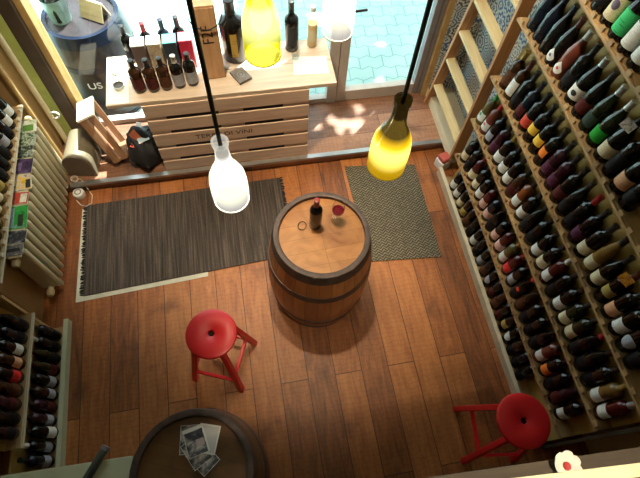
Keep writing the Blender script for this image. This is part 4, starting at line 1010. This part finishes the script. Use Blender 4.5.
# ------------------------------------------------------------------ outside barrel table
ob = barrel('dark barrel table outside the shop window with ice bucket', (-1.16, 3.62, -.05), M['dark_wood'], M['dark_wood'], 0, None, [(.85, .953), (.62, .67), (.25, .30), (.0, .05)], plain('hoop_blue_glint', (.012, .02, .045), .3, .6), h=.95)  # blue glint of the dark hoops is painted into their colour
ob.scale = (1, 1, .947)
text_mesh('lettering', 'US', .10, M['white'], ob, Matrix.Translation((-.02, -.352, .50)) @ Matrix.Rotation(R(90), 4, 'X'))
ZO = .85 - .022
bk = thing('ice_bucket', 'grey-green ice bucket holding bottles on the outdoor barrel', 'bucket', (-1.30, 3.60, ZO))
bm = B(); lathe(bm, [(0, 0), (.075, 0), (.098, .21), (.102, .215), (.096, .21), (.072, .006), (0, .006)], 32); obj('bucket', bm, plain('frosted_bucket', (.20, .33, .31), .3, var=.2), bk, 40)
for i, (x, y) in enumerate(((-.036, .02), (.036, .025), (.0, -.042))):
    T = TR(-1.30 + x, 3.60 + y, ZO + .02, [R(-4), R(-4), R(5)][i], [R(-4), R(4), 0][i], 0)
    bottle(T, 'bordeaux', 'black', 'black', None, 'rect', ['dark bottle at the left inside the outdoor ice bucket', 'dark bottle at the back right inside the outdoor ice bucket', 'dark bottle at the front inside the outdoor ice bucket'][i], 'bottles in the ice bucket')
mn = thing('menu_stand', 'folded wooden menu board standing on the outdoor barrel', 'menu', (-1.04, 3.60, ZO), R(-32))
for s in (-1, 1):
    o = obj('panel', bx(-.10, .10, -.006, .006, .004, .15), wood('menu_wood', (.35, .27, .14), (.55, .45, .26), 'x') if s < 0 else M['crate'], mn, None, Matrix.Translation((0, s * .055, 0)) @ Matrix.Rotation(R(20 * s), 4, 'X'))
for o_ in ():
    pass

# ------------------------------------------------------------------ pendant lamps made of bottles
def lamp(label, loc, gm_, cordtop, neckm, r=.041, h=.25, tilt=(0, 0), energy=20., col=(1, .8, .55)):
    t = thing('pendant_lamp', label, 'lamp', loc, 0, 'bottle pendant lamps')
    t.rotation_euler = (tilt[0], tilt[1], 0)
    bm = B()
    pr = [(r * .93, 0), (r, .004), (r * 1.02, .04), (r * 1.0, .080), (r * .93, .105), (r * .72, .130), (r * .50, .150), (r * .39, .170), (r * .35, .20), (r * .35, h - .012), (r * .42, h - .010), (r * .42, h), (r * .30, h)]
    pr = [(a, z * h / .255 if z < .24 else z) for a, z in pr]
    lathe(bm, pr, 36); obj('bottle_shade', bm, gm_, t, 40)
    bm = B(); tube(bm, [(r * .955 * math.cos(a), r * .955 * math.sin(a), .002) for a in [2 * PI * k / 36 for k in range(36)]], .0022, 6, True); obj('bottle_rim', bm, neckm, t, 60)
    bm = B(); lathe(bm, [(0, h - .05), (.010, h - .05), (.0125, h - .057), (.0135, .162), (.012, .158), (0, .158)], 18); obj('socket', bm, M['frame'], t, 40)
    bm = B(); lathe(bm, [(0, .158), (.010, .155), (.014, .14), (.023, .118), (.026, .10), (.022, .082), (.012, .070), (0, .067)], 20); obj('bulb', bm, M['bulb'], t, 60)
    up_ = cordtop - loc[2]
    bm = B(); tube(bm, [(0, 0, h - .05), (0, 0, h + .1), (0, 0, up_)], .0042, 8); obj('cord', bm, M['cord'], t, 60)
    li = bpy.data.lights.new('bulb_light', 'POINT'); li.energy = energy; li.color = col; li.shadow_soft_size = .03
    lo = add('bulb_light', li, t); lo.location = (0, 0, .06)
    return t
M['bulb'] = emit('bulb_glow', (1, .93, .75), 6)
M['white_lamp'] = glow_bottle('white_lamp_glass', (.9, .9, .86), (1, .97, .92), .24, .55, 1.1, .5, (.30, .29, .25))
M['yellow_lamp'] = glow_bottle('olive_lamp_glass', (.16, .11, .02), (.72, .42, .005), .27, .34, 1.7, .10, (.010, .006, .001), (1, .84, .16))
M['lime_lamp'] = glow_bottle('lime_lamp_glass', (.62, .60, .08), (.66, .64, .02), .36, .52, 1.0, .5, (.05, .045, .0), (1, 1, .4))
M['rim_white'] = plain('rim_white', (.7, .7, .66), .2); M['rim_olive'] = plain('rim_olive', (.35, .26, .04), .2); M['rim_lime'] = plain('rim_lime', (.5, .5, .05), .2)
EN = 1.6
lamp('hanging white frosted bottle lamp left of the oak barrel', (-.053, .626, 2.612), M['white_lamp'], 4.4, M['rim_white'], .041, .232, energy=EN)
lamp('hanging olive bottle lamp glowing yellow above the zigzag mat', (.285, .588, 2.725), M['yellow_lamp'], 4.4, M['rim_olive'], .0405, .228, energy=EN, col=(1, .72, .35))
lamp('hanging lime bottle lamp glowing in front of the window tabletop', (.064, .926, 2.747), M['lime_lamp'], 4.4, M['rim_lime'], .0425, .27, energy=EN, col=(1, .85, .45))
lamp('hanging dazzling white bottle lamp near the door mullion', (.258, 1.0, 2.73), M['white_lamp'], 4.4, M['rim_white'], .039, .26, energy=EN)

# ceiling spotlights over the shop window end and one above the balcony rail
def spotlight(label, loc, aim, energy, angle, col=(1, .82, .55), blend=.8):
    t = thing('ceiling_spotlight', label, 'spotlight', loc, 0, 'ceiling spotlights')
    dv = (Vector(aim) - Vector(loc)).normalized(); q = dv.to_track_quat('-Z', 'Y').to_matrix().to_4x4()
    bm = B(); lathe(bm, [(.05, .10), (.055, 0), (.052, 0), (.046, .095), (0, .095), (0, .10)], 24, q @ Matrix.Translation((0, 0, -.06))); obj('lamp_head', bm, M['black'], t, 40)
    bm = B(); lathe(bm, [(0, .03), (.047, .03), (.047, .034), (0, .034)], 24, q @ Matrix.Translation((0, 0, -.06))); obj('lens', bm, M['bulb'], t, 40)
    bm = B(); tube(bm, [(0, 0, .03), (0, 0, 4.4 - loc[2])], .012, 8); obj('stem', bm, M['black'], t, 40)
    li = bpy.data.lights.new('spot_light', 'SPOT'); li.energy = energy; li.color = col; li.spot_size = R(angle); li.spot_blend = blend; li.shadow_soft_size = .05
    lo = add('spot_light', li, t, q @ Matrix.Translation((0, 0, -.075)))
spotlight('ceiling spotlight aimed at the window tabletop', (-.35, 1.9, 4.2), (-.25, 2.85, .6), 480, 62)
spotlight('ceiling spotlight aimed at the right wine rack', (.9, 1.9, 4.2), (1.65, 2.35, 1.0), 260, 54)
spotlight('ceiling spotlight aimed at the oak barrel', (.2, 1.8, 4.2), (.34, 1.42, .9), 270, 32)
spotlight('ceiling spotlight above the balcony rail', (.75, -.45, 4.2), (.65, -.05, 2.6), 170, 34, (1, .85, .6), .4)
# ------------------------------------------------------------------ daylight
W = bpy.data.worlds.new('sky'); S.world = W; W.use_nodes = True
bgn = W.node_tree.nodes['Background']; bgn.inputs[0].default_value = (.86, .97, 1., 1); bgn.inputs[1].default_value = 3.7
sl = bpy.data.lights.new('sun', 'SUN'); sl.energy = 28; sl.angle = R(.6); sl.color = (1, .97, .9)
so = add('sun', sl); so.rotation_euler = SUN.to_track_quat('Z', 'Y').to_euler(); so.location = (2, 5, 8)

S.view_settings.view_transform = 'Standard'; S.view_settings.look = 'None'; S.view_settings.gamma = 1; S.view_settings.use_curve_mapping = False
S.view_settings.exposure = .14
S.cycles.use_denoising = True
S.cycles.max_bounces = 8; S.cycles.transparent_max_bounces = 16
